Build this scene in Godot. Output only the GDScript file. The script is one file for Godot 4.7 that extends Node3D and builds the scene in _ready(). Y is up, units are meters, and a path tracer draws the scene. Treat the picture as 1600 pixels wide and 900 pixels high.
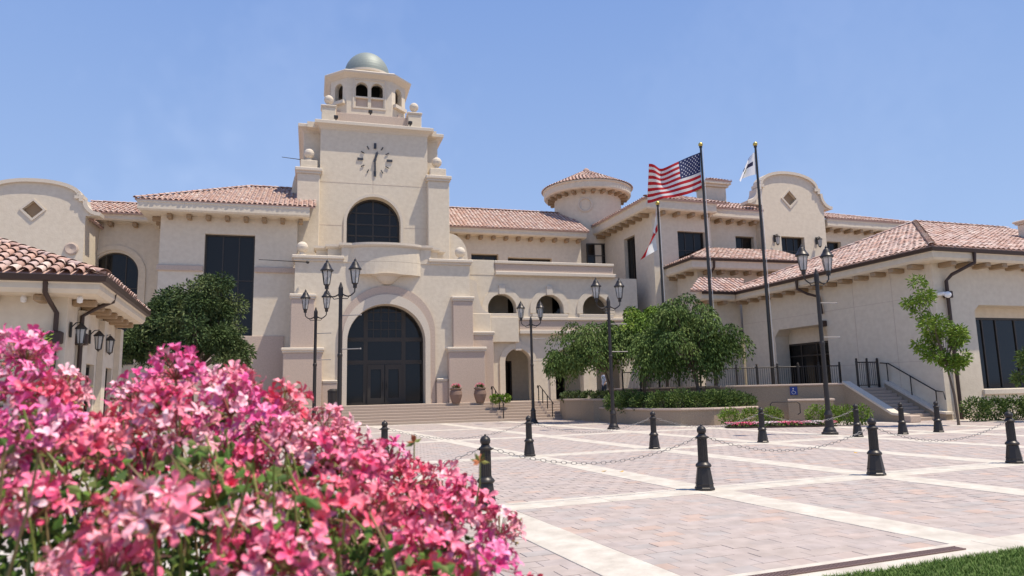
extends Node3D
# A mission-style civic centre with a clock tower seen across a paved plaza, geraniums in front.

class MB:
	var v := PackedVector3Array()
	var n := PackedVector3Array()
	var c := PackedColorArray()
	var uv := PackedVector2Array()
	var tint := Color.WHITE
	var tinted := false
	func ink(k: Color) -> void:
		tint = k
		tinted = true
	func trin(a: Vector3, b: Vector3, d: Vector3, na: Vector3, nb: Vector3, nd: Vector3) -> void:
		v.push_back(a); v.push_back(d); v.push_back(b)
		n.push_back(na); n.push_back(nd); n.push_back(nb)
		if tinted:
			c.push_back(tint); c.push_back(tint); c.push_back(tint)
	func tri(a: Vector3, b: Vector3, d: Vector3) -> void:
		var m := (b - a).cross(d - a).normalized()
		trin(a, b, d, m, m, m)
	func quad(a: Vector3, b: Vector3, d: Vector3, e: Vector3) -> void:
		tri(a, b, d)
		tri(a, d, e)
	func out3(a: Vector3, b: Vector3, d: Vector3, o: Vector3) -> void:
		if (b - a).cross(d - a).dot((a + b + d) / 3.0 - o) < 0.0:
			tri(a, d, b)
		else:
			tri(a, b, d)
	func out4(a: Vector3, b: Vector3, d: Vector3, e: Vector3, o: Vector3) -> void:
		if (b - a).cross(d - a).dot((a + b + d + e) / 4.0 - o) < 0.0:
			quad(a, e, d, b)
		else:
			quad(a, b, d, e)
	func box(lo: Vector3, hi: Vector3, ch := 0.0, xf := Transform3D.IDENTITY) -> void:
		# a box with chamfered edges
		var mid := (lo + hi) / 2.0
		var h := (hi - lo) / 2.0
		var o := xf * mid
		if ch <= 0.0:
			for ax in 3:
				for s in [-1.0, 1.0]:
					var p := []
					for q in [[-1, -1], [1, -1], [1, 1], [-1, 1]]:
						var w := Vector3.ZERO
						w[ax] = h[ax] * s
						w[(ax + 1) % 3] = h[(ax + 1) % 3] * q[0]
						w[(ax + 2) % 3] = h[(ax + 2) % 3] * q[1]
						p.append(xf * (mid + w))
					out4(p[0], p[1], p[2], p[3], o)
			return
		ch = minf(ch, minf(h.x, minf(h.y, h.z)) * 0.9)
		for ax in 3:
			var b1 := (ax + 1) % 3
			var b2 := (ax + 2) % 3
			for s in [-1.0, 1.0]:
				var p := []
				for q in [[-1, -1], [1, -1], [1, 1], [-1, 1]]:
					var w := Vector3.ZERO
					w[ax] = h[ax] * s
					w[b1] = (h[b1] - ch) * q[0]
					w[b2] = (h[b2] - ch) * q[1]
					p.append(xf * (mid + w))
				out4(p[0], p[1], p[2], p[3], o)
			for s in [-1.0, 1.0]:
				for r in [-1.0, 1.0]:
					var p := []
					for q in [[0, -1], [0, 1], [1, 1], [1, -1]]:
						var w := Vector3.ZERO
						w[b1] = (h[b1] if q[0] == 0 else h[b1] - ch) * s
						w[b2] = (h[b2] - ch if q[0] == 0 else h[b2]) * r
						w[ax] = (h[ax] - ch) * q[1]
						p.append(xf * (mid + w))
					out4(p[0], p[1], p[2], p[3], o)
		for sx in [-1.0, 1.0]:
			for sy in [-1.0, 1.0]:
				for sz in [-1.0, 1.0]:
					var k := Vector3(h.x * sx, h.y * sy, h.z * sz)
					var a := mid + k - Vector3(0, ch * sy, ch * sz)
					var b := mid + k - Vector3(ch * sx, 0, ch * sz)
					var d := mid + k - Vector3(ch * sx, ch * sy, 0)
					out3(xf * a, xf * b, xf * d, o)
	func slab(outline: PackedVector2Array, holes: Array, z0: float, z1: float) -> void:
		# a flat plate of any outline with holes in it, by vertical strips
		var polys := [outline]
		polys.append_array(holes)
		var xs := []
		for p in polys:
			for q in p:
				xs.append(q.x)
		xs.sort()
		for i in xs.size() - 1:
			var xa: float = xs[i]
			var xb: float = xs[i + 1]
			if xb - xa < 0.0005:
				continue
			var xm := (xa + xb) / 2.0
			var cuts := []
			for p in polys:
				for j in p.size():
					var a: Vector2 = p[j]
					var b: Vector2 = p[(j + 1) % p.size()]
					if (a.x < xm) != (b.x < xm):
						var t := (b.y - a.y) / (b.x - a.x)
						cuts.append([a.y + t * (xm - a.x), a.y + t * (xa - a.x), a.y + t * (xb - a.x)])
			cuts.sort_custom(func(l, r): return l[0] < r[0])
			for j in range(0, cuts.size() - 1, 2):
				var lo = cuts[j]
				var hi = cuts[j + 1]
				quad(Vector3(xa, lo[1], z1), Vector3(xb, lo[2], z1), Vector3(xb, hi[2], z1), Vector3(xa, hi[1], z1))
				quad(Vector3(xb, lo[2], z0), Vector3(xa, lo[1], z0), Vector3(xa, hi[1], z0), Vector3(xb, hi[2], z0))
		for k in polys.size():
			var p: PackedVector2Array = polys[k]
			var area := 0.0
			for j in p.size():
				area += p[j].cross(p[(j + 1) % p.size()])
			var turn := (area > 0.0) == (k == 0)
			for j in p.size():
				var a := p[j]
				var b := p[(j + 1) % p.size()]
				if not turn:
					var s := a
					a = b
					b = s
				quad(Vector3(a.x, a.y, z0), Vector3(b.x, b.y, z0), Vector3(b.x, b.y, z1), Vector3(a.x, a.y, z1))
	func sweep(path: Array, prof: Array, closed := false) -> void:
		# a moulding: profile of (out, height) carried along a plan path, outward to the right of +x going path
		var m := path.size()
		var rings := []
		for i in m:
			var p: Vector3 = path[i]
			var d1 := Vector3.ZERO
			var d2 := Vector3.ZERO
			if i > 0 or closed:
				d1 = (p - path[(i + m - 1) % m]).normalized()
			if i < m - 1 or closed:
				d2 = (path[(i + 1) % m] - p).normalized()
			if d1 == Vector3.ZERO:
				d1 = d2
			if d2 == Vector3.ZERO:
				d2 = d1
			var n1 := Vector3(-d1.z, 0, d1.x)
			var n2 := Vector3(-d2.z, 0, d2.x)
			var mit := (n1 + n2) / (1.0 + n1.dot(n2))
			var ring := []
			for q in prof:
				ring.append(p + mit * q.x + Vector3(0, q.y, 0))
			rings.append(ring)
		for i in (m if closed else m - 1):
			var a = rings[i]
			var b = rings[(i + 1) % m]
			for j in prof.size() - 1:
				quad(a[j], b[j], b[j + 1], a[j + 1])
		if not closed:
			for e in [[rings[0], false], [rings[m - 1], true]]:
				var r = e[0]
				for j in range(1, r.size() - 1):
					if e[1]:
						tri(r[0], r[j + 1], r[j])
					else:
						tri(r[0], r[j], r[j + 1])
	func lathe(prof: Array, seg: int, at := Vector3.ZERO, smooth := true, a0 := 0.0, a1 := TAU) -> void:
		for j in prof.size() - 1:
			var p: Vector2 = prof[j]
			var q: Vector2 = prof[j + 1]
			var dn := Vector2(q.y - p.y, p.x - q.x).normalized()
			for i in seg:
				var u := a0 + (a1 - a0) * i / seg
				var w := a0 + (a1 - a0) * (i + 1) / seg
				var cu := Vector3(cos(u), 0, -sin(u))
				var cw := Vector3(cos(w), 0, -sin(w))
				var a := at + cu * p.x + Vector3(0, p.y, 0)
				var b := at + cw * p.x + Vector3(0, p.y, 0)
				var d := at + cw * q.x + Vector3(0, q.y, 0)
				var e := at + cu * q.x + Vector3(0, q.y, 0)
				if smooth:
					var nu := cu * dn.x + Vector3(0, dn.y, 0)
					var nw := cw * dn.x + Vector3(0, dn.y, 0)
					if p.x > 1e-5:
						trin(a, b, d, nu, nw, nw)
					if q.x > 1e-5:
						trin(a, d, e, nu, nw, nu)
				else:
					if p.x > 1e-5:
						tri(a, b, d)
					if q.x > 1e-5:
						tri(a, d, e)
	func tube(pts: Array, r0: float, r1: float, seg := 8) -> void:
		var m := pts.size()
		var up := Vector3(0.13, 0.21, 0.97)
		var rings := []
		var nors := []
		for i in m:
			var d: Vector3 = (pts[mini(i + 1, m - 1)] - pts[maxi(i - 1, 0)]).normalized()
			var x := up.cross(d)
			if x.length() < 0.01:
				x = Vector3.RIGHT.cross(d)
			x = x.normalized()
			var y := d.cross(x)
			up = y
			up = d.cross(x)
			var r := lerpf(r0, r1, float(i) / maxf(m - 1, 1))
			var ring := []
			var nr := []
			for k in seg:
				var t := TAU * k / seg
				var q := x * cos(t) + y * sin(t)
				ring.append(pts[i] + q * r)
				nr.append(q)
			rings.append(ring)
			nors.append(nr)
			up = Vector3(0.13, 0.21, 0.97)
		for i in m - 1:
			for k in seg:
				var l := (k + 1) % seg
				trin(rings[i][k], rings[i][l], rings[i + 1][l], nors[i][k], nors[i][l], nors[i + 1][l])
				trin(rings[i][k], rings[i + 1][l], rings[i + 1][k], nors[i][k], nors[i + 1][l], nors[i + 1][k])
		for e in [0, m - 1]:
			for k in range(1, seg - 1):
				if e == 0:
					tri(rings[e][0], rings[e][k + 1], rings[e][k])
				else:
					tri(rings[e][0], rings[e][k], rings[e][k + 1])
	func ball(at: Vector3, r: float, seg := 14, sq := 1.0) -> void:
		var pr := []
		for i in 9:
			var t := -PI / 2 + PI * i / 8.0
			pr.append(Vector2(maxf(r * cos(t), 0.0), r * sq * sin(t)))
		lathe(pr, seg, at)
	func leaf(p: Vector3, d: Vector3, side: Vector3, l: float, w: float) -> void:
		# one small folded leaf: two triangles
		var up := d.cross(side).normalized()
		var b := p + d * l
		var m := p + d * l * 0.45
		tri(p, m + side * w + up * w * 0.35, b)
		tri(p, b, m - side * w + up * w * 0.35)
	func mesh() -> ArrayMesh:
		var am := ArrayMesh.new()
		var ar := []
		ar.resize(Mesh.ARRAY_MAX)
		ar[Mesh.ARRAY_VERTEX] = v
		ar[Mesh.ARRAY_NORMAL] = n
		if tinted and c.size() == v.size():
			ar[Mesh.ARRAY_COLOR] = c
		if uv.size() == v.size() and uv.size() > 0:
			ar[Mesh.ARRAY_TEX_UV] = uv
		am.add_surface_from_arrays(Mesh.PRIMITIVE_TRIANGLES, ar)
		return am

var M := {}
var taken := {}
var rng := RandomNumberGenerator.new()
var tile_meshes := []
var tile_inks := []

# ------------------------------------------------------------------ helpers
func numbered(s: String) -> String:
	var k: int = taken.get(s, 0)
	taken[s] = k + 1
	return s if k == 0 else "%s_%03d" % [s, k]

func part(parent: Node, called: String, mb: MB, mat: Material, xf := Transform3D.IDENTITY) -> MeshInstance3D:
	return put(parent, called, mb.mesh(), mat, xf)

func put(parent: Node, called: String, m: Mesh, mat: Material, xf := Transform3D.IDENTITY) -> MeshInstance3D:
	var o := MeshInstance3D.new()
	o.mesh = m
	o.material_override = mat
	o.transform = xf
	o.name = numbered(called) if parent == self else called
	parent.add_child(o, true)
	return o

func tag(o: Node, label: String, category: String, group := "", kind := "") -> Node:
	if label != "":
		o.set_meta("label", label)
	if category != "":
		o.set_meta("category", category)
	if group != "":
		o.set_meta("group", group)
	if kind != "":
		o.set_meta("kind", kind)
	return o

func thing(called: String, label: String, category: String, at := Vector3.ZERO, deg := 0.0, group := "") -> Node3D:
	var o := Node3D.new()
	o.name = numbered(called)
	add_child(o)
	o.position = at
	o.rotation.y = deg_to_rad(deg)
	tag(o, label, category, group)
	return o

func copy_of(o: Node3D, called: String, label: String, at: Vector3, deg := 0.0) -> Node3D:
	var k: Node3D = o.duplicate()
	k.name = numbered(called)
	add_child(k)
	k.position = at
	k.rotation.y = deg_to_rad(deg)
	k.set_meta("label", label)
	return k

func rect(x0: float, x1: float, y0: float, y1: float) -> PackedVector2Array:
	return PackedVector2Array([Vector2(x0, y0), Vector2(x1, y0), Vector2(x1, y1), Vector2(x0, y1)])

func arch(cx: float, r: float, y0: float, spring: float, seg := 18, ry := -1.0) -> PackedVector2Array:
	var p := PackedVector2Array([Vector2(cx - r, y0), Vector2(cx + r, y0)])
	if ry < 0:
		ry = r
	for i in seg + 1:
		var t := PI * i / seg
		p.append(Vector2(cx + r * cos(t), spring + ry * sin(t)))
	return p

func left_face(x := 0.0) -> Transform3D:   # plate coordinates (z, y) on a wall that faces -x
	return Transform3D(Basis(Vector3(0, 0, 1), Vector3.UP, Vector3(-1, 0, 0)), Vector3(x, 0, 0))

func right_face(x := 0.0) -> Transform3D:  # plate coordinates (-z, y) on a wall that faces +x
	return Transform3D(Basis(Vector3(0, 0, -1), Vector3.UP, Vector3(1, 0, 0)), Vector3(x, 0, 0))

func wall(parent: Node, called: String, outline: PackedVector2Array, holes: Array, z0: float, z1: float, mat: Material, xf := Transform3D.IDENTITY) -> MeshInstance3D:
	var b := MB.new()
	b.slab(outline, holes, z0, z1)
	return part(parent, called, b, mat, xf)

func block(parent: Node, called: String, lo: Vector3, hi: Vector3, mat: Material, ch := 0.025) -> MeshInstance3D:
	var b := MB.new()
	b.box(lo, hi, ch)
	return part(parent, called, b, mat)

func window(parent: Node, outline: PackedVector2Array, z: float, cols: Array, rows: Array, fw: float, mat: Material, glass: Material, xf := Transform3D.IDENTITY, bar := 0.07, called := "window") -> MeshInstance3D:
	# frame and glazing bars are one mesh, each pane hangs under it
	var b := MB.new()
	var inner: PackedVector2Array = Geometry2D.offset_polygon(outline, -fw)[0]
	b.slab(outline, [inner], z - 0.06, z + 0.06)
	var x0 := 1e9
	var x1 := -1e9
	var y0 := 1e9
	var y1 := -1e9
	for q in inner:
		x0 = minf(x0, q.x); x1 = maxf(x1, q.x); y0 = minf(y0, q.y); y1 = maxf(y1, q.y)
	var xs := [x0]
	xs.append_array(cols)
	xs.append(x1)
	var ys := [y0]
	ys.append_array(rows)
	ys.append(y1)
	for x in cols:
		for p in Geometry2D.intersect_polygons(rect(x - bar / 2, x + bar / 2, y0 - 1, y1 + 1), inner):
			b.slab(p, [], z - 0.04, z + 0.045)
	for y in rows:
		for p in Geometry2D.intersect_polygons(rect(x0 - 1, x1 + 1, y - bar / 2, y + bar / 2), inner):
			b.slab(p, [], z - 0.035, z + 0.04)
	var f := part(parent, called, b, mat, xf)
	for i in xs.size() - 1:
		for j in ys.size() - 1:
			for p in Geometry2D.intersect_polygons(rect(xs[i], xs[i + 1], ys[j], ys[j + 1]), inner):
				var g := MB.new()
				g.slab(p, [], z - 0.02 + 0.003 * ((i + j) % 2), z)
				part(f, "pane", g, glass)
	return f

func eave(parent: Node, path: Array, over: float, y0: float, y1: float, mat: Material, step := 1.05, rl := 0.75, rh := 0.26, rw := 0.24, gutter := false) -> void:
	# fascia, soffit and a row of rafter tails along the top of the walls
	var b := MB.new()
	b.sweep(path, [Vector2(-0.02, y0), Vector2(over - 0.12, y0), Vector2(over - 0.04, y0 + 0.1), Vector2(over - 0.04, y1 - 0.16), Vector2(over, y1 - 0.12), Vector2(over, y1), Vector2(-0.02, y1)])
	part(parent, "fascia", b, mat)
	if gutter:
		var g := MB.new()
		g.sweep(path, [Vector2(over + 0.003, y1 - 0.13), Vector2(over + 0.1, y1 - 0.11), Vector2(over + 0.13, y1 + 0.02), Vector2(over + 0.003, y1 + 0.02)])
		part(parent, "gutter", g, M.brown_metal)
	var tail := MB.new()
	tail.box(Vector3(-rw / 2, -rh, 0), Vector3(rw / 2, 0, over * rl), 0.03)
	var tm := tail.mesh()
	for i in path.size() - 1:
		var a: Vector3 = path[i]
		var e: Vector3 = path[i + 1]
		var d := e - a
		var k := int(d.length() / step)
		var u := d.normalized()
		var nn := Vector3(-u.z, 0, u.x)
		for j in k:
			var p := a + d * ((j + 0.5) / k) + Vector3(0, y0 - 0.004, 0)
			put(parent, "rafter_tail", tm, M.rafter, Transform3D(Basis(u, Vector3.UP, nn), p))

func make_tiles() -> void:
	tile_inks = [Color(.66, .46, .385), Color(.71, .53, .45), Color(.54, .35, .285), Color(.77, .62, .54), Color(.60, .45, .40), Color(.67, .43, .34)]
	for k in tile_inks:
		var b := MB.new()
		b.ink(k)
		barrel(b, Vector3.ZERO, Vector3.RIGHT, Vector3.UP, Vector3.FORWARD, 0.46, 0.115, 0.095, 1.0)
		tile_meshes.append(b.mesh())

func barrel(b: MB, p: Vector3, e: Vector3, nn: Vector3, s: Vector3, l: float, r0: float, r1: float, rise := .6) -> void:
	# a half-round clay tile, wide end downhill and lifted over the one below
	var g := 5
	var pa := []
	var pb := []
	var na := []
	for i in g + 1:
		var t := PI * i / g
		var q := e * cos(t) + nn * sin(t) * rise
		na.append((e * cos(t) * rise + nn * sin(t)).normalized())
		pa.append(p + q * r0 + nn * 0.03 * rise)
		pb.append(p + q * r1 + s * l)
	for i in g:
		b.trin(pa[i], pb[i], pb[i + 1], na[i], na[i], na[i + 1])
		b.trin(pa[i], pb[i + 1], pa[i + 1], na[i], na[i + 1], na[i + 1])

func tile_roof(parent: Node3D, poly: Array, n_parts := 0, pitch := 0.3) -> void:
	# poly[0] to poly[1] is the eave; clay barrel tiles in columns uphill from it
	var a: Vector3 = poly[0]
	var e: Vector3 = (poly[1] - a).normalized()
	var nn: Vector3 = Vector3.UP
	for q in poly:
		var w: Vector3 = e.cross(q - a)
		if w.length() > 0.5:
			nn = w.normalized()
	if nn.y < 0:
		nn = -nn
	var s := nn.cross(e)
	var flat := PackedVector2Array()
	for q in poly:
		flat.append(Vector2((q - a).dot(e), (q - a).dot(s)))
	var deck := MB.new()
	deck.slab(flat, [], -0.10, 0.0)
	part(parent, "roof_deck", deck, M.tile_pan, Transform3D(Basis(e, s, nn), a))
	var x0 := 1e9
	var x1 := -1e9
	for q in flat:
		x0 = minf(x0, q.x); x1 = maxf(x1, q.x)
	var spots := []
	var x := x0 + pitch * 0.5
	var base: Vector3 = parent.position
	var turn: Basis = parent.basis
	while x < x1:
		var lo := 1e9
		var hi := -1e9
		for j in flat.size():
			var p := flat[j]
			var q := flat[(j + 1) % flat.size()]
			if (p.x < x) != (q.x < x):
				var y := p.y + (q.y - p.y) * (x - p.x) / (q.x - p.x)
				lo = minf(lo, y); hi = maxf(hi, y)
		var y := lo
		while y < hi - 0.12:
			var at := a + e * (x + rng.randf_range(-.016, .016)) + s * (y + rng.randf_range(-.012, .012)) + nn * rng.randf_range(0.0, 0.02)
			spots.append([at, minf(0.46, hi - y), rng.randi() % 6, (base + turn * at).length()])
			y += 0.40
		x += pitch
	if n_parts > 0:
		spots.sort_custom(func(l, r): return l[3] < r[3])
	var b := MB.new()
	for i in spots.size():
		var k = spots[i]
		if i < n_parts:
			put(parent, "roof_tile", tile_meshes[k[2]], M.tile, Transform3D(Basis(e, nn, -s).scaled_local(Vector3(1, 1.0 if k[3] < 24.0 else .6, k[1] / 0.46)), k[0]))
		else:
			b.ink(tile_inks[k[2]])
			barrel(b, k[0], e, nn, s, k[1], 0.115, 0.095)
	if b.v.size() > 0:
		var o := part(parent, "roof_tiling", b, M.tile)
		o.set_meta("kind", "stuff")

func ridge(parent: Node, a: Vector3, z: Vector3) -> void:
	var b := MB.new()
	var d := z - a
	var k := maxi(1, int(d.length() / 0.4))
	var s := d.normalized()
	var e := s.cross(Vector3.UP).normalized()
	var nn := e.cross(s)
	for i in k:
		b.ink(tile_inks[rng.randi() % 6])
		barrel(b, a + d * (float(i) / k) + nn * 0.05, e, nn, s, d.length() / k + 0.05, 0.15, 0.125)
	part(parent, "ridge_cap", b, M.tile)

func noise_tex(freq: float, lo: Color, hi: Color, seed_ := 1, size := 512, oct := 4, nm := false, strength := 4.0) -> NoiseTexture2D:
	var f := FastNoiseLite.new()
	f.seed = seed_
	f.frequency = freq
	f.fractal_octaves = oct
	var t := NoiseTexture2D.new()
	t.width = size
	t.height = size
	t.seamless = true
	t.noise = f
	if nm:
		t.as_normal_map = true
		t.bump_strength = strength
	else:
		var g := Gradient.new()
		g.set_color(0, lo)
		g.set_color(1, hi)
		t.color_ramp = g
	return t

func mat(k: Color, rough := 0.9, metal := 0.0, tex: Texture2D = null, scale := 0.25, normal: Texture2D = null, ns := 0.5) -> StandardMaterial3D:
	var m := StandardMaterial3D.new()
	m.albedo_color = k.linear_to_srgb()
	m.roughness = rough
	m.metallic = metal
	if tex:
		m.albedo_texture = tex
		m.uv1_triplanar = true
		m.uv1_world_triplanar = true
		m.uv1_scale = Vector3.ONE * scale
	if normal:
		m.normal_enabled = true
		m.normal_texture = normal
		m.normal_scale = ns
		m.uv1_triplanar = true
		m.uv1_world_triplanar = true
		m.uv1_scale = Vector3.ONE * scale
	return m

func materials() -> void:
	var blotch := noise_tex(0.012, Color(.93, .92, .91), Color(1, 1, 1), 3, 1024, 6)
	var grain := noise_tex(0.05, Color(.84, .84, .84), Color(1, 1, 1), 5)
	var bump := noise_tex(0.08, Color.BLACK, Color.WHITE, 7, 512, 4, true, 5.0)
	var clay := noise_tex(0.03, Color(.78, .76, .76), Color(1, 1, 1), 9)
	M.stucco = mat(Color(.715, .63, .50), .92, 0, blotch, .22, bump, .12)
	M.stucco_pale = mat(Color(.72, .635, .505), .92, 0, blotch, .22, bump, .12)
	M.trim = mat(Color(.74, .65, .53), .85, 0, grain, .6)
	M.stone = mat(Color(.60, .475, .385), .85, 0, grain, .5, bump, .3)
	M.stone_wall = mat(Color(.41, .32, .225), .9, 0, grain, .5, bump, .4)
	M.rafter = mat(Color(.40, .28, .17), .85, 0, grain, .8)
	M.tile = mat(Color.WHITE, .85, 0, clay, .9)
	M.tile.vertex_color_use_as_albedo = true
	M.tile_pan = mat(Color(.58, .40, .33), .9, 0, clay, .9)
	M.glass = mat(Color(.013, .012, .011), .06, 0)
	M.glass.metallic_specular = 0.4
	M.glass.normal_enabled = true
	M.glass.normal_texture = noise_tex(0.004, Color.BLACK, Color.WHITE, 51, 512, 2, true, 6.0)
	M.glass.normal_scale = .12
	M.glass.uv1_triplanar = true
	M.glass.uv1_world_triplanar = true
	M.glass.uv1_scale = Vector3.ONE * .12
	M.bronze = mat(Color(.045, .037, .03), .5, .2)
	M.iron = mat(Color(.044, .038, .035), .42, .35, grain, 2.0)
	M.brown_metal = mat(Color(.055, .032, .024), .5, .2)
	M.dome = mat(Color(.26, .30, .28), .6, .2, blotch, .6)
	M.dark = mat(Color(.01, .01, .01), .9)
	M.band = mat(Color(.63, .58, .505), .85, 0, noise_tex(0.014, Color(.86, .85, .84), Color(1, 1, 1), 21, 1024, 6), .16, bump, .15)
	M.joint = mat(Color(.44, .38, .35), .95, 0, grain, .7)
	M.paver = mat(Color(1, 1, 1), .85, 0, noise_tex(0.02, Color(.87, .865, .86), Color(1, 1, 1), 33, 1024, 6), .13)
	M.paver.vertex_color_use_as_albedo = true
	M.step = mat(Color(.50, .40, .325), .88, 0, grain, .7)
	M.leaf = mat(Color.WHITE, .65)
	M.leaf.metallic_specular = .3
	M.leaf.vertex_color_use_as_albedo = true
	M.leaf.backlight = Color(.35, .4, .12)
	M.petal = mat(Color.WHITE, .55)
	M.petal.vertex_color_use_as_albedo = true
	M.petal.backlight = Color(.5, .38, .42)
	M.bark = mat(Color(.16, .12, .09), .95, 0, grain, 3.0)
	M.soil = mat(Color(.07, .05, .035), 1, 0, grain, 1.0)
	M.lawn_soil = mat(Color(.085, .13, .03), 1, 0, grain, 1.0)
	M.clay_pot = mat(Color(.26, .17, .13), .85, 0, grain, 2.0)
	M.lamp_glass = mat(Color(.62, .62, .60), .25)
	M.lamp_glass.transparency = BaseMaterial3D.TRANSPARENCY_ALPHA
	M.lamp_glass.albedo_color.a = 0.55
	M.pole = mat(Color(.055, .05, .045), .4, .5)
	M.gold = mat(Color(.55, .42, .10), .35, .6)
	M.clock = mat(Color(.035, .038, .05), .5)
	M.grate = mat(Color(.20, .13, .115), .6, .3)
	M.chain = mat(Color(.30, .28, .27), .55, .3)
	M.blue = mat(Color(.02, .05, .25), .5)
	M.white = mat(Color(.8, .8, .8), .6)
	M.orange = mat(Color(.62, .36, .06), .6)

# ------------------------------------------------------------------ buildings
func coping(parent: Node, pts: Array, t: float, z0: float, z1: float, m: Material) -> void:
	var b := MB.new()
	for i in pts.size() - 1:
		var a: Vector2 = pts[i]
		var e: Vector2 = pts[i + 1]
		var d := (e - a).normalized()
		var nn := Vector2(d.y, -d.x)
		if nn.y < 0:
			nn = -nn
		b.slab(PackedVector2Array([a - d * 0.02, e + d * 0.02, e + d * 0.02 + nn * t, a - d * 0.02 + nn * t]), [], z0 + 0.002 * (i % 2), z1 - 0.002 * (i % 2))
	part(parent, "coping", b, m)

func cap(parent: Node, x0: float, x1: float, z0: float, z1: float, y: float, h: float, over: float, m: Material) -> void:
	var b := MB.new()
	b.box(Vector3(x0 - over * .5, y, z0 - over * .5), Vector3(x1 + over * .5, y + h * .45, z1 + over * .5), .02)
	b.box(Vector3(x0 - over, y + h * .4, z0 - over), Vector3(x1 + over, y + h, z1 + over), .04)
	part(parent, "cap", b, m)

func ball_finial(parent: Node, at: Vector3, r: float) -> void:
	var b := MB.new()
	b.lathe([Vector2(0, 0), Vector2(r * .8, 0), Vector2(r * .8, r * .35), Vector2(r * .42, r * .5), Vector2(r * .42, r * .85)], 14, at)
	b.ball(at + Vector3(0, r * 1.7, 0), r, 16)
	part(parent, "ball_finial", b, M.trim)

func gable_curve(cx: float, hw: float, y0: float, y1: float, k := 1.0) -> Array:
	# mission gable: scroll, shoulder and round top, from the left foot to the right foot
	var half := []
	var h := y1 - y0
	for i in 7:
		var t := PI * .5 * i / 6.0
		half.append(Vector2(1.0 - .27 * sin(t), .46 * (1.0 - cos(t))))
	half.append(Vector2(.73, .54))
	half.append(Vector2(.66, .54))
	half.append(Vector2(.66, .62))
	for i in 9:
		var t := PI * .5 * i / 8.0
		half.append(Vector2(.64 * cos(t * .98), .62 + .38 * sin(t)))
	var r := []
	for q in half:
		r.append(Vector2(cx - q.x * hw, y0 + q.y * h))
	for i in range(half.size() - 1, -1, -1):
		var q: Vector2 = half[i]
		if q.x < 0.03:
			continue
		r.append(Vector2(cx + q.x * hw, y0 + q.y * h))
	return r

func diamond(cx: float, cy: float, r: float) -> PackedVector2Array:
	return PackedVector2Array([Vector2(cx, cy - r), Vector2(cx + r, cy), Vector2(cx, cy + r), Vector2(cx - r, cy)])

func ring(parent: Node, called: String, outer: PackedVector2Array, inner: PackedVector2Array, z0: float, z1: float, m: Material, xf := Transform3D.IDENTITY) -> void:
	var b := MB.new()
	b.slab(outer, [inner], z0, z1)
	part(parent, called, b, m, xf)

func sconce(called: String, label: String, at: Vector3, deg: float, s: float) -> void:
	var o := thing(called, label, "wall lantern", at, deg, "wall lanterns")
	var b := MB.new()
	b.box(Vector3(-.07, -.25, 0) * s, Vector3(.07, .2, .04) * s, .01)
	b.tube([Vector3(0, .05, .03) * s, Vector3(0, .18, .14) * s, Vector3(0, .2, .28) * s], .018 * s, .018 * s, 6)
	part(o, "bracket", b, M.iron)
	var c := MB.new()
	c.lathe([Vector2(0, .18), Vector2(.04, .16), Vector2(.17, .02), Vector2(.17, -.01), Vector2(0, -.01)], 6, Vector3(0, 0, .28) * s, false)
	for p in c.v.size():
		c.v[p] = Vector3(0, 0, .28 * s) + (c.v[p] - Vector3(0, 0, .28 * s)) * s
	part(o, "hood", c, M.iron)
	var g := MB.new()
	g.lathe([Vector2(0, -.42), Vector2(.08, -.42), Vector2(.13, -.015), Vector2(0, -.015)], 6, Vector3.ZERO, false)
	for p in g.v.size():
		g.v[p] = Vector3(0, 0, .28 * s) + g.v[p] * s
	part(o, "lantern_glass", g, M.lamp_glass)
	var f := MB.new()
	for k in 6:
		var t := TAU * k / 6.0
		f.tube([Vector3(0, 0, .28) * s + Vector3(.13 * cos(t), -.01, -.13 * sin(t)) * s, Vector3(0, 0, .28) * s + Vector3(.085 * cos(t), -.43, -.085 * sin(t)) * s], .012 * s, .012 * s, 4)
	f.lathe([Vector2(0, -.52 * s), Vector2(.03 * s, -.48 * s), Vector2(.1 * s, -.42 * s), Vector2(0, -.42 * s)], 6, Vector3(0, 0, .28) * s, false)
	part(o, "cage", f, M.iron)

func downpipe(parent: Node, pts: Array, r := 0.06) -> void:
	var b := MB.new()
	b.tube(pts, r, r, 8)
	var l: Vector3 = pts[pts.size() - 2]
	b.box(l + Vector3(-.16, -.75, -.12), l + Vector3(.16, -.45, .14), .03)
	part(parent, "downpipe", b, M.brown_metal)

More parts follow.
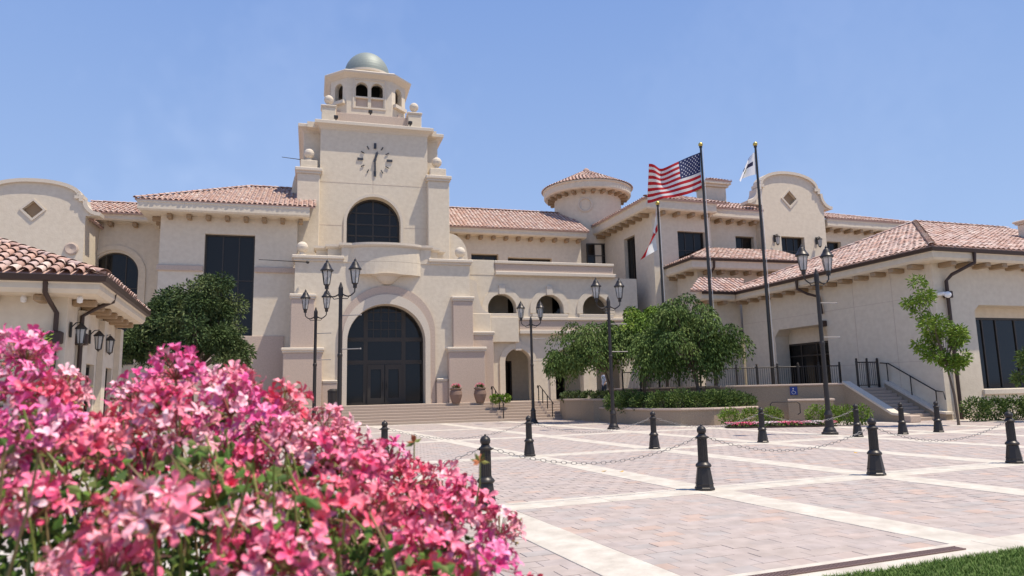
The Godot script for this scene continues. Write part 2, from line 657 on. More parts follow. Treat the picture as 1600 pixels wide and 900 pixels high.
func clock_tower() -> void:
	var o := thing("clock_tower", "tall cream stucco clock tower with arched entrance and small metal dome", "clock tower", Vector3(-8.05, 0, -44.18), 16)
	var W := -3.2
	# entrance block
	var hole := arch(0.15, 2.7, 0.0, 5.3, 24, 2.55)
	var ent := rect(-5.5, 5.5, 0, 10.0)
	wall(o, "entrance_wall", ent, [hole], -1.5, 0, M.stucco)
	for s in [[-5.5, -4.9], [4.9, 5.5]]:
		block(o, "side_wall", Vector3(s[0], 0, -4.4), Vector3(s[1], 10.0, -1.503), M.stucco, 0)
	block(o, "entrance_roof", Vector3(-4.897, 9.6, -4.4), Vector3(4.897, 9.95, -1.503), M.stucco, 0)
	ring(o, "arch_surround", arch(0.18, 2.98, 1.1, 5.55, 28), arch(0.1, 2.55, 1.1, 5.1, 28, 2.42), -.5, .14, M.stone)
	ring(o, "arch_surround", arch(0.12, 2.72, 1.1, 5.25, 28, 2.72), arch(0.1, 2.42, 1.1, 5.0, 28, 2.36), -.8, .22, M.trim)
	# the dark glazed doors and lights above them
	var dz := -1.0
	var dr := window(o, arch(0.1, 2.5, 1.1, 5.05, 24, 2.4), dz, [-1.12, 1.28], [3.75, 5.2], .14, M.bronze, M.glass, Transform3D.IDENTITY, .26, "entrance_screen")
	var bars := MB.new()
	for i in range(1, 5):
		var x := -1.12 + 2.4 * i / 5.0
		bars.box(Vector3(x - .025, 5.3, dz - .01), Vector3(x + .025, 7.3, dz + .05))
	for y in [5.85, 6.4, 6.95]:
		bars.box(Vector3(-1.0, y - .025, dz - .012), Vector3(1.16, y + .025, dz + .047))
	part(dr, "glazing_bar", bars, M.bronze)
	for s in [-1, 1]:
		var x0 := .08 + (.03 if s > 0 else -1.08)
		var d := MB.new()
		d.slab(rect(x0, x0 + 1.05, 1.12, 3.6), [rect(x0 + .2, x0 + .85, 1.5, 3.3)], dz + .065, dz + .12)
		var dd := part(o, "door_leaf", d, M.bronze)
		var hb := MB.new()
		hb.tube([Vector3(.08 - s * -.12, 2.0, dz + .17), Vector3(.08 + s * .12, 2.5, dz + .17)], .02, .02, 6)
		part(dd, "handle", hb, M.iron)
	# stepped piers either side
	for s in [[-6.05, -3.8], [3.95, 6.3]]:
		block(o, "base_pier", Vector3(s[0], 0, -1.2), Vector3(s[1], 4.3, .6), M.stone, .03)
		cap(o, s[0], s[1], -1.2, .6, 4.3, .3, .12, M.trim)
	for s in [[-5.68, -4.3], [4.3, 5.62]]:
		block(o, "pier", Vector3(s[0], 4.603, -1.0), Vector3(s[1], 7.6, .32), M.stone, .03)
		cap(o, s[0], s[1], -1.0, .32, 7.6, .3, .1, M.trim)
	for s in [[-3.797, -2.85], [3.2, 3.947]]:
		block(o, "plinth", Vector3(s[0], 0, -.2), Vector3(s[1], 2.45, .34), M.stone, .03)
		cap(o, s[0] + .06, s[1] - .06, -.2, .34, 2.45, .2, .05, M.trim)
	for s in [[-5.5, -2.75], [2.95, 5.5]]:
		cap(o, s[0], s[1], -1.4, 0, 10.003, .36, .2, M.trim)
		var cx: float = -5.1 if s[0] < 0 else 5.0
		ball_finial(o, Vector3(cx, 10.37, -.6), .36)
	# bowed balcony
	var plan := [Vector3(-4.25, 0, -2.2), Vector3(-4.25, 0, -1.15), Vector3(-3.55, 0, -1.15), Vector3(-3.55, 0, -.55), Vector3(-2.72, 0, -.55), Vector3(-2.72, 0, .06), Vector3(-2.3, 0, .06)]
	for i in 17:
		var t := -1.0 + 2.0 * i / 16.0
		plan.append(Vector3(.1 + 2.15 * t, 0, .06 + .85 * sqrt(maxf(0.0, 1.0 - t * t * .92)) - .28))
	plan.append_array([Vector3(2.55, 0, .06), Vector3(2.92, 0, .06), Vector3(2.92, 0, -.55), Vector3(3.45, 0, -.55), Vector3(3.45, 0, -1.15), Vector3(3.95, 0, -1.15), Vector3(3.95, 0, -2.2)])
	var bal := MB.new()
	bal.sweep(plan, [Vector2(-.35, 10.0), Vector2(0, 10.0), Vector2(0, 10.95), Vector2(-.35, 10.95)])
	part(o, "balcony_parapet", bal, M.stucco)
	var bc := MB.new()
	bc.sweep(plan, [Vector2(-.4, 10.952), Vector2(.06, 10.952), Vector2(.16, 11.06), Vector2(.16, 11.2), Vector2(-.4, 11.22)])
	part(o, "balcony_coping", bc, M.trim)
	var drum := MB.new()
	var bow := plan.slice(7, 24)
	bow.push_front(Vector3(-2.04, 0, .01))
	bow.append(Vector3(2.24, 0, .01))
	drum.sweep(bow, [Vector2(0, 9.2), Vector2(0.002, 9.99)])
	for i in bow.size() - 1:
		var a: Vector3 = bow[i]
		var e: Vector3 = bow[i + 1]
		drum.tri(Vector3(.1, 9.2, .01), e + Vector3(0, 9.2, 0), a + Vector3(0, 9.2, 0))
	part(o, "balcony_drum", drum, M.stucco)
	var cor := MB.new()
	cor.lathe([Vector2(0, 8.6), Vector2(.25, 8.62), Vector2(.5, 8.8), Vector2(.7, 9.05), Vector2(1.0, 9.196)], 20, Vector3(.1, 0, .01), true, -PI, 0)
	part(o, "corbel", cor, M.trim)
	block(o, "balcony_floor", Vector3(-4.2, 9.952, -3.2), Vector3(3.9, 9.998, -.01), M.stone, 0)
	# shaft
	var win := arch(-.47, 1.82, 11.7, 13.4, 24)
	wall(o, "shaft_front", rect(-4.1, 3.25, 9.95, 20.0), [win], W - 1.0, W, M.stucco)
	block(o, "shaft", Vector3(-5.2, 0, -12.8), Vector3(4.15, 20.0, W - 1.003), M.stucco, 0)
	ring(o, "window_moulding", arch(-.47, 2.02, 11.6, 13.4, 24), win, W - .05, W + .07, M.trim)
	window(o, win, W - .72, [-1.62, -.47, .68], [12.6, 13.4, 14.2], .12, M.bronze, M.glass, Transform3D.IDENTITY, .1)
	for q in [[-4.1, 3.25, 16.1, 16.118], [-.55, -.532, 15.45, 16.6], [-4.1, -2.55, 13.1, 13.118], [1.6, 3.2, 13.1, 13.118]]:
		block(o, "control_joint", Vector3(q[0], q[2], W + .002), Vector3(q[1], q[3], W + .008), M.stone, 0)
	for s in [[-5.55, -4.1], [3.2, 4.7]]:
		block(o, "shoulder_pier", Vector3(s[0], 9.9, W - 1.6), Vector3(s[1], 16.45, W + .55), M.stucco, .03)
		cap(o, s[0], s[1], W - 1.6, W + .55, 16.45, .4, .16, M.trim)
		block(o, "pedestal", Vector3(s[0] + .18, 16.853, W - .75), Vector3(s[1] - .18, 17.45, W + .38), M.stucco, .03)
		ball_finial(o, Vector3((s[0] + s[1]) / 2, 17.452, W - .18), .36)
	# curved flanks
	var fl := PackedVector2Array([Vector2(4.7, 9.9), Vector2(6.05, 9.9), Vector2(6.05, 10.9)])
	for i in 9:
		var t := PI * .5 * i / 8.0
		fl.append(Vector2(4.7 + 1.3 * cos(t), 11.2 + 1.6 * sin(t)))
	wall(o, "curved_flank", fl, [], W - .6, W + .3, M.stucco)
	var fl2 := PackedVector2Array([Vector2(-5.552, 12.0), Vector2(-5.552, 17.2)])
	for i in 9:
		var t := PI * .5 * i / 8.0
		fl2.append(Vector2(-5.6 - .55 * sin(t), 17.2 - 5.2 * (1 - cos(t)) - .01))
	wall(o, "curved_flank", fl2, [], W - 3.4, W - 1.7, M.stucco)
	var sp := [Vector3(-5.2, 0, -12.8), Vector3(-5.2, 0, W - 1), Vector3(-4.1, 0, W - 1), Vector3(-4.1, 0, W), Vector3(3.25, 0, W), Vector3(3.25, 0, W - 1), Vector3(4.15, 0, W - 1), Vector3(4.15, 0, -12.8)]
	var cn := MB.new()
	cn.sweep(sp, [Vector2(-.2, 19.85), Vector2(.02, 19.85), Vector2(.1, 19.98), Vector2(.26, 20.1), Vector2(.4, 20.16), Vector2(.4, 20.36), Vector2(.3, 20.42), Vector2(-.2, 20.46)])
	part(o, "cornice", cn, M.trim)
	block(o, "shaft_roof", Vector3(-5.0, 20.005, -12.7), Vector3(3.95, 20.4, W - .21), M.stucco, 0)
	# attic with corner piers
	block(o, "attic", Vector3(-3.6, 20.402, -11.4), Vector3(2.4, 21.45, W - .75), M.stone, .02)
	var ac := MB.new()
	for s in [-4.05, 1.95]:
		for z in [W - 1.35, -11.9]:
			block(o, "attic_pier", Vector3(s, 20.4, z), Vector3(s + .95, 21.62, z + .95), M.stucco, .03)
			cap(o, s, s + .95, z, z + .95, 21.62, .16, .07, M.trim)
			ball_finial(o, Vector3(s + .475, 21.78, z + .475), .33)
	# bell stage, an octagon with long fronts
	var bx := -.69
	var bz := -7.7
	var oc := [Vector2(-1.62, 2.7), Vector2(1.62, 2.7), Vector2(2.72, 1.6), Vector2(2.72, -1.6), Vector2(1.62, -2.7), Vector2(-1.62, -2.7), Vector2(-2.72, -1.6), Vector2(-2.72, 1.6)]
	for i in 8:
		var a: Vector2 = oc[i]
		var e: Vector2 = oc[(i + 1) % 8]
		var l := a.distance_to(e)
		var d := (e - a).normalized()
		var xf := Transform3D(Basis(Vector3(d.x, 0, d.y), Vector3.UP, Vector3(-d.y, 0, d.x)), Vector3(bx + a.x, 0, bz + a.y))
		var hs := []
		if l > 2:
			hs = [arch(l / 2 - .55, .43, 22.45, 23.9, 12), arch(l / 2 + .55, .43, 22.45, 23.9, 12)]
		else:
			hs = [arch(l / 2, .38, 22.9, 23.9, 12)]
		wall(o, "bell_stage_wall", rect(0, l, 21.0, 24.9), hs, -.4, 0, M.stucco, xf)
		if l > 2:
			for q in [-.55, .55]:
				wall(o, "balustrade", rect(l / 2 + q - .43, l / 2 + q + .43, 22.45, 23.1), [], -.25, -.12, M.stone, xf)
				wall(o, "rail", rect(l / 2 + q - .47, l / 2 + q + .47, 23.102, 23.22), [], -.3, .06, M.trim, xf)
			ring(o, "opening_frame", rect(l / 2 - 1.2, l / 2 + 1.2, 22.3, 24.6), rect(l / 2 - 1.08, l / 2 + 1.08, 22.4, 24.5), -.01, .06, M.trim, xf)
		else:
			wall(o, "sill", rect(.12, l - .12, 22.6, 22.85), [], -.05, .28, M.trim, xf)
	block(o, "bell_stage_floor", Vector3(bx - 2.3, 21.46, bz - 2.3), Vector3(bx + 2.3, 22.2, bz + 2.3), M.stone, 0)
	block(o, "belfry_shade_block", Vector3(bx - .9, 22.2, bz - .9), Vector3(bx + .9, 24.85, bz + .9), M.dark, 0)  # black block put in for the shade inside the belfry openings
	# volutes from the attic to the bell stage
	for s in [-1, 1]:
		for f in [1, -1]:
			var vp := PackedVector2Array([Vector2(0, 0), Vector2(1.25, 0)])
			for i in 8:
				var t := PI * .5 * (i + 1) / 8.0
				vp.append(Vector2(1.25 - 1.15 * sin(t), 1.2 * (1 - cos(t))))
			vp.append(Vector2(0, 1.2))
			var vb := MB.new()
			vb.slab(vp, [], -.25, .25)
			var dir := Vector3(s * .72, 0, f * .69).normalized()
			part(o, "volute", vb, M.trim, Transform3D(Basis(dir, Vector3.UP, dir.cross(Vector3.UP)), Vector3(bx + s * 1.85, 21.6, bz + f * 1.85)))
	var ep := []
	for q in oc:
		ep.append(Vector3(bx + q.x, 0, bz + q.y))
	var er := MB.new()
	er.sweep(ep, [Vector2(-.5, 24.6), Vector2(.02, 24.6), Vector2(.2, 24.74), Vector2(.42, 24.86), Vector2(.46, 24.98), Vector2(.3, 25.1), Vector2(-1.2, 25.55)], true)
	part(o, "bell_stage_cornice", er, M.trim)
	var dm := MB.new()
	var dp := [Vector2(1.75, 25.3), Vector2(1.75, 25.75), Vector2(1.85, 25.8), Vector2(1.85, 25.95), Vector2(1.72, 26.0)]
	dm.lathe(dp, 28, Vector3(bx, 0, bz))
	part(o, "dome_drum", dm, M.trim)
	var dd2 := MB.new()
	var pr := []
	for i in 13:
		var t := PI * .5 * i / 12.0
		pr.append(Vector2(1.72 * cos(t) if i < 12 else 0.0, 26.0 + 1.85 * sin(t)))
	dd2.lathe(pr, 32, Vector3(bx, 0, bz))
	part(o, "dome", dd2, M.dome)
	# the clock on the wall
	var hub := MB.new()
	var cc := Vector3(-.42, 17.88, W)
	hub.lathe([Vector2(.1, 0), Vector2(.1, .1), Vector2(0, .1)], 14)
	var ck := part(o, "clock", hub, M.clock, Transform3D(Basis(Vector3(1, 0, 0), Vector3(0, 0, 1), Vector3(0, -1, 0)), cc))
	for i in 12:
		var big := i % 3 == 0
		var q := MB.new()
		q.box(Vector3(-.085 if big else -.032, .02, -1.2 if big else -1.1), Vector3(.085 if big else .032, .07, -.8 if big else -.84), .01)
		part(ck, "hour_mark", q, M.clock, Transform3D(Basis(Vector3.UP, -TAU * i / 12.0), Vector3.ZERO))
	for hnd in [["minute_hand", PI, 1.0, .045], ["hour_hand", TAU * .5 / 12.0, .62, .06]]:
		var q := MB.new()
		q.slab(PackedVector2Array([Vector2(-hnd[3], -.2), Vector2(hnd[3], -.2), Vector2(hnd[3] * 1.5, hnd[2] * .75), Vector2(0, hnd[2]), Vector2(-hnd[3] * 1.5, hnd[2] * .75)]), [], .08 if hnd[2] > .8 else .11, .1 if hnd[2] > .8 else .13)
		part(ck, hnd[0], q, M.clock, Transform3D(Basis(Vector3.UP, -hnd[1]) * Basis(Vector3.RIGHT, -PI / 2), Vector3.ZERO))
	for q in [[Vector3(-6.6, 17.75, W - .3), Vector3(-4.85, 17.62, W - .3)], [Vector3(-7.6, 9.95, .3), Vector3(-4.75, 9.85, .42)]]:
		var rod := MB.new()
		rod.tube([q[0], q[1]], .02, .035, 6)
		rod.ball(q[1], .1, 10)
		part(o, "floodlight_arm", rod, M.pole)
	# floodlights on the ledges
	for p in [Vector3(-3.1, 20.47, W + .2), Vector3(2.0, 20.47, W + .25), Vector3(-.69, 21.5, W - .85), Vector3(1.95, 21.7, W - 2.6), Vector3(-3.3, 21.7, W - 2.6)]:
		var b := MB.new()
		b.box(p + Vector3(-.04, 0, -.04), p + Vector3(.04, .16, .04))
		b.box(p + Vector3(-.14, .12, -.13), p + Vector3(.14, .33, .13), .03)
		part(o, "floodlight", b, M.iron)

func left_wing() -> void:
	var o := thing("office_wing", "cream wing left of the clock tower with hipped tile roof and tall dark window", "building", Vector3(-8.05, 0, -44.18), 16)
	var z := -1.8
	var hole := rect(-10.95, -8.0, 3.5, 11.9)
	wall(o, "front_wall", rect(-13.5, -5.45, 0, 13.0), [hole], z - .5, z, M.stucco)
	wall(o, "side_wall", rect(-11.0, z - .503, 0, 13.0), [], -.5, 0, M.stucco, left_face(-13.5))
	block(o, "back_wall", Vector3(-13.0, 0, -11.5), Vector3(-5.45, 13.0, -11.003), M.stucco, 0)
	block(o, "base_course", Vector3(-13.56, 0, z - .1), Vector3(-6.1, 5.5, z + .06), M.stone, .02)
	window(o, hole, z - .35, [-9.9, -8.95], [6.0, 9.0], .1, M.bronze, M.glass)
	block(o, "belt_course", Vector3(-13.6, 9.5, z - .2), Vector3(-10.98, 9.85, z + .12), M.stone, .03)
	block(o, "belt_course", Vector3(-7.97, 9.5, z - .2), Vector3(-5.5, 9.85, z + .12), M.stone, .03)
	eave(o, [Vector3(-13.5, 0, -11.5), Vector3(-13.5, 0, z), Vector3(-4.7, 0, z)], 1.15, 12.98, 13.62, M.stucco_pale, 1.05, .5, .3, .26)
	var A := Vector3(-14.75, 13.64, -.62)
	var Bv := Vector3(-4.35, 13.64, -.62)
	var R := Vector3(-4.35, 16.45, -6.6)
	var L := Vector3(-8.8, 16.45, -6.6)
	tile_roof(o, [A, Bv, R, L])
	tile_roof(o, [Vector3(-14.75, 13.64, -12.6), A, L])
	tile_roof(o, [Vector3(-4.35, 13.64, -12.6), Vector3(-14.75, 13.64, -12.6), L, R])
	ridge(o, A, L)
	ridge(o, L, R)

func arch_link() -> void:
	var o := thing("arched_window_wing", "recessed cream wall with large dark arched window under tile eaves", "building", Vector3(-8.05, 0, -44.18), 16)
	var z := -6.0
	var hole := arch(-16.9, 1.4, 4.0, 9.95, 22)
	wall(o, "front_wall", rect(-19.4, -13.6, 0, 13.4), [hole], z - .5, z, M.stucco)
	block(o, "back_wall", Vector3(-19.4, 0, -14.0), Vector3(-13.6, 13.4, -13.5), M.stucco, 0)
	ring(o, "arch_moulding", arch(-16.9, 1.85, 4.0, 9.95, 22), arch(-16.9, 1.55, 4.0, 9.95, 22), z - .03, z + .08, M.stucco_pale)
	window(o, hole, z - .3, [-17.5, -16.3], [9.0], .1, M.bronze, M.glass)
	eave(o, [Vector3(-19.4, 0, z), Vector3(-13.6, 0, z)], .95, 13.3, 13.75, M.stucco_pale, 1.2, .6, .28, .26)
	tile_roof(o, [Vector3(-19.6, 13.77, z + 1.1), Vector3(-12.6, 13.77, z + 1.1), Vector3(-12.6, 15.6, -9.7), Vector3(-19.6, 15.6, -9.7)])
	tile_roof(o, [Vector3(-12.6, 13.77, -14.5), Vector3(-19.6, 13.77, -14.5), Vector3(-19.6, 15.6, -9.7), Vector3(-12.6, 15.6, -9.7)])
	ridge(o, Vector3(-19.6, 15.6, -9.7), Vector3(-12.6, 15.6, -9.7))

func mission_gable(o: Node3D, cx: float, hw: float, wx0: float, wx1: float, y0: float, y1: float, z: float, depth_: float, dia: Vector2, dr: float, holes: Array) -> void:
	var top := gable_curve(cx, hw, y0, y1, .8)
	var p := PackedVector2Array([Vector2(wx1, 0), Vector2(wx1, y0)])
	for i in range(top.size() - 1, -1, -1):
		p.append(top[i])
	p.append(Vector2(wx0, y0))
	p.append(Vector2(wx0, 0))
	var hs := [diamond(dia.x, dia.y, dr)]
	hs.append_array(holes)
	wall(o, "gable_wall", p, hs, z - depth_, z, M.stucco)
	coping(o, top, .22, z - depth_ - .12, z + .16, M.trim)
	ring(o, "diamond_surround", diamond(dia.x, dia.y, dr * 1.3), diamond(dia.x, dia.y, dr), z - .05, z + .06, M.trim)
	wall(o, "vent", diamond(dia.x, dia.y, dr * 1.02), [], z - .4, z - .22, M.rafter)

func gable_wing() -> void:
	var o := thing("gabled_hall", "cream hall with curved mission gable and diamond vent at far left", "building", Vector3(-8.05, 0, -44.18), 16)
	mission_gable(o, -20.75, 3.6, -24.3, -17.95, 13.0, 14.95, -3, .6, Vector2(-20.8, 13.25), .55, [])
	var b := MB.new()
	b.lathe([Vector2(.38, 0), Vector2(.38, .08), Vector2(.3, .12), Vector2(0, .05)], 20)
	part(o, "medallion", b, M.stone, Transform3D(Basis(Vector3(1, 0, 0), Vector3(0, 0, 1), Vector3(0, -1, 0)), Vector3(-18.6, 10.9, -3.0)))
	wall(o, "side_wall", rect(3.603, 9.0, 0, 13.0), [], -.5, 0, M.stucco, right_face(-17.95))
	block(o, "back_wall", Vector3(-26, 0, -9.5), Vector3(-18.45, 13, -9.0), M.stucco, 0)
	tile_roof(o, [Vector3(-17.7, 12.9, -3.6), Vector3(-17.7, 12.9, -9.6), Vector3(-20.75, 14.5, -9.6), Vector3(-20.75, 14.5, -3.6)])

func pavilion() -> void:
	# near building on the left, its corner towards the plaza
	var o := thing("lantern_pavilion", "low cream building at left with red tile roof and wall lanterns", "building", Vector3(-9.75, 0, -16.5), 20)
	var wz := -.85
	var wx := -.85
	var hole := arch(-4.3, 1.5, 0.3, 2.3, 18)
	wall(o, "front_wall", rect(-12, wx - .303, 0, 4.3), [hole], wz - .3, wz, M.stucco)
	ring(o, "arch_moulding", arch(-4.3, 1.72, 0.3, 2.3, 18), arch(-4.3, 1.55, .3, 2.3, 18), wz - .03, wz + .05, M.trim)
	window(o, hole, wz - .2, [-4.8, -3.8], [1.3, 2.3], .08, M.bronze, M.glass)
	var hs := []
	for i in 2:
		hs.append(rect(2.9 + i * 2.6, 4.3 + i * 2.6, 0.0, 2.7))
	wall(o, "side_wall", rect(.85, 7.5, 0, 4.3), hs, -.3, 0, M.stucco, right_face(wx))
	for i in 2:
		window(o, hs[i], -.18, [3.6 + i * 2.6], [2.1], .08, M.bronze, M.glass, right_face(wx))
	for i in 3:
		wall(o, "pilaster", rect(1.95 + i * 2.6, 2.45 + i * 2.6, 0, 4.0), [], .003, .16, M.stucco_pale, right_face(wx))
	block(o, "back_wall", Vector3(-12, 0, -7.5), Vector3(wx - .303, 4.3, -7.2), M.stucco, 0)
	eave(o, [Vector3(-12, 0, wz), Vector3(wx, 0, wz), Vector3(wx, 0, -7.5)], .85, 4.2, 4.58, M.stucco_pale, .95, .62, .17, .2, true)
	var A := Vector3(.06, 4.62, .06)
	var k := .42
	var ap := Vector3(-4.0, 4.62 + 4.0 * k, -3.9)
	tile_roof(o, [Vector3(-12.5, 4.62, .06), A, ap, Vector3(-12.5, ap.y, ap.z)], 300, .27)
	tile_roof(o, [A, Vector3(.06, 4.62, -7.8), Vector3(-4.0, 4.62 + 4.0 * k, -3.9)], 120, .27)
	tile_roof(o, [Vector3(.06, 4.62, -7.8), Vector3(-12.5, 4.62, -7.8), Vector3(-12.5, ap.y, ap.z), ap])
	ridge(o, A, ap)
	ridge(o, ap, Vector3(-12.5, ap.y, ap.z))
	downpipe(o, [Vector3(-1.15, 4.5, -.02), Vector3(-1.15, 4.2, -.05), Vector3(-1.1, 4.0, -.35), Vector3(-1.05, 3.8, wz + .1), Vector3(-1.05, 0.05, wz + .1)], .055)
	downpipe(o, [Vector3(-.05, 4.5, -2.0), Vector3(-.08, 4.25, -2.0), Vector3(-.4, 4.1, -2.0), Vector3(wx + .1, 3.85, -1.95), Vector3(wx + .1, .05, -1.95)], .055)
	var spots := [[-1.15, "nearest"], [-3.3, "middle"], [-4.9, "farthest"]]
	for s in spots:
		var w := o.transform * Vector3(wx + .02, 3.45, s[0])
		sconce("wall_lantern", "black iron wall lantern %s along the left building's shaded side" % ["closest to the corner", "second from the corner", "third from the corner"][spots.find(s)], w, 20 + 90, .85)
	for p in [Vector3(-1.75, 4.15, -.75), Vector3(-.55, 4.14, -.6)]:
		var b := MB.new()
		b.lathe([Vector2(0, -.12), Vector2(.06, -.1), Vector2(.07, 0), Vector2(.05, .05), Vector2(0, .05)], 12, p)
		part(o, "soffit_light", b, M.white)

func arcade_wing() -> void:
	var o := thing("arcade_wing", "cream wing right of the clock tower with two levels of round arches", "building", Vector3(-8.05, 0, -44.18), 16)
	var z := -1.0
	# arcade front
	var hs := []
	for cx in [7.93, 11.33, 14.75]:
		hs.append(arch(cx, .98, 6.95, 7.3, 18))
	hs.append(arch(8.97, .9, 1.1, 3.66, 18))
	hs.append(arch(12.6, 1.0, 1.1, 3.6, 18))
	hs.append(arch(15.6, 1.0, 1.1, 3.6, 18))
	wall(o, "arcade_wall", rect(5.7, 18.0, 0, 9.55), hs, z - .6, z, M.stucco)
	for cx in [7.93, 11.33, 14.75]:
		ring(o, "arch_moulding", arch(cx, 1.42, 7.0, 7.3, 20), arch(cx, 1.0, 7.0, 7.3, 20), z - .03, z + .08, M.stucco_pale)
		block(o, "keystone", Vector3(cx - .22, 8.25, z - .1), Vector3(cx + .22, 8.9, z + .14), M.trim, .02)
		block(o, "sill", Vector3(cx - 1.3, 6.72, z - .55), Vector3(cx + 1.3, 6.947, z + .16), M.trim, .02)
	ring(o, "arch_moulding", arch(8.97, 1.3, 1.1, 3.66, 20), arch(8.97, .92, 1.1, 3.66, 20), z - .03, z + .08, M.stucco_pale)
	ring(o, "arch_moulding", arch(12.6, 1.4, 1.1, 3.6, 20), arch(12.6, 1.02, 1.1, 3.6, 20), z - .03, z + .08, M.stucco_pale)
	block(o, "keystone", Vector3(8.77, 4.45, z - .1), Vector3(9.2, 5.1, z + .14), M.trim, .02)
	# rail band at the first floor and the terrace parapet over it
	block(o, "ledge", Vector3(9.05, 5.55, z - .2), Vector3(17.9, 5.82, z + .36), M.trim, .03)
	block(o, "rail_panel", Vector3(9.1, 5.823, z + .003), Vector3(17.9, 6.5, z + .1), M.stone, .02)
	block(o, "handrail", Vector3(9.05, 6.503, z + .003), Vector3(17.9, 6.7, z + .2), M.trim, .03)
	block(o, "ledge", Vector3(7.45, 9.553, z - .4), Vector3(16.3, 9.8, z + .34), M.trim, .03)
	block(o, "parapet", Vector3(7.5, 9.803, z - .3), Vector3(16.2, 10.38, z), M.stone, .02)
	block(o, "handrail", Vector3(7.45, 10.383, z - .36), Vector3(16.25, 10.58, z + .1), M.trim, .03)
	block(o, "parapet_pier", Vector3(5.7, 9.553, z - .6), Vector3(7.447, 10.6, z + .02), M.stucco, .02)
	# floors and the shaded passage behind the arches
	block(o, "upper_floor", Vector3(5.7, 5.8, -6.99), Vector3(18.0, 6.2, z - .603), M.stucco, 0)
	block(o, "terrace_floor", Vector3(5.7, 9.15, -6.99), Vector3(18.0, 9.5, z - .603), M.stone, 0)
	block(o, "lower_floor", Vector3(5.7, .7, -6.99), Vector3(18.0, 1.1, z - .603), M.step, 0)
	var inner := [rect(8.0, 9.4, 1.1, 3.9), rect(11.5, 13.4, 1.1, 3.9), rect(9.2, 10.6, 6.2, 8.6), rect(12.6, 14.2, 6.2, 8.6)]
	wall(o, "inner_wall", rect(5.7, 18.0, 0, 9.1), inner, -4.4, -4.1, M.stucco)
	for q in inner:
		window(o, q, -4.3, [(q[0].x + q[1].x) / 2], [], .1, M.bronze, M.glass)
	block(o, "end_wall", Vector3(5.7, 0, -6.99), Vector3(6.1, 9.1, z - .61), M.stucco, 0)
	# stepped blocks beside the tower
	block(o, "stepped_block", Vector3(5.62, 0, z - .5), Vector3(7.05, 5.4, z + .9), M.stone, .03)
	cap(o, 5.62, 7.05, z - .5, z + .9, 5.4, .26, .1, M.trim)
	block(o, "stepped_block", Vector3(5.62, 5.663, z - .4), Vector3(7.0, 6.9, z + .45), M.stucco, .03)
	block(o, "stepped_block", Vector3(7.0, 5.0, z + .003), Vector3(9.0, 6.7, z + .3), M.stucco, .03)
	var sc := PackedVector2Array([Vector2(5.55, 6.91), Vector2(6.95, 6.91)])
	for i in 9:
		var t := PI * .5 * i / 8.0
		sc.append(Vector2(6.85 - .75 * sin(t), 7.0 + 2.0 * (1 - cos(t))))
	sc.append(Vector2(5.9, 9.15))
	sc.append(Vector2(5.55, 9.2))
	wall(o, "scroll", sc, [], z + .01, z + .4, M.trim)
	# upper storey set back behind the terrace
	var up := [rect(7.2, 9.35, 9.6, 12.25), rect(10.1, 13.7, 9.6, 12.05)]
	wall(o, "upper_wall", rect(4.4, 16.2, 9.5, 13.8), up, -7.6, -7.0, M.stucco)
	window(o, up[0], -7.5, [8.3], [10.8], .1, M.bronze, M.glass)
	window(o, up[1], -7.5, [11.3, 12.5], [10.8], .1, M.bronze, M.glass)
	block(o, "back_wall", Vector3(4.4, 0, -14.5), Vector3(16.2, 13.8, -14.0), M.stucco, 0)
	eave(o, [Vector3(4.4, 0, -7.0), Vector3(16.4, 0, -7.0)], .9, 13.62, 14.1, M.stucco_pale, 1.0, .62, .28, .26)
	tile_roof(o, [Vector3(4.4, 14.12, -6.02), Vector3(16.6, 14.12, -6.02), Vector3(16.6, 16.75, -10.7), Vector3(4.4, 16.75, -10.7)])
	tile_roof(o, [Vector3(16.6, 14.12, -15.4), Vector3(4.4, 14.12, -15.4), Vector3(4.4, 16.75, -10.7), Vector3(16.6, 16.75, -10.7)])
	ridge(o, Vector3(4.4, 16.75, -10.7), Vector3(16.6, 16.75, -10.7))

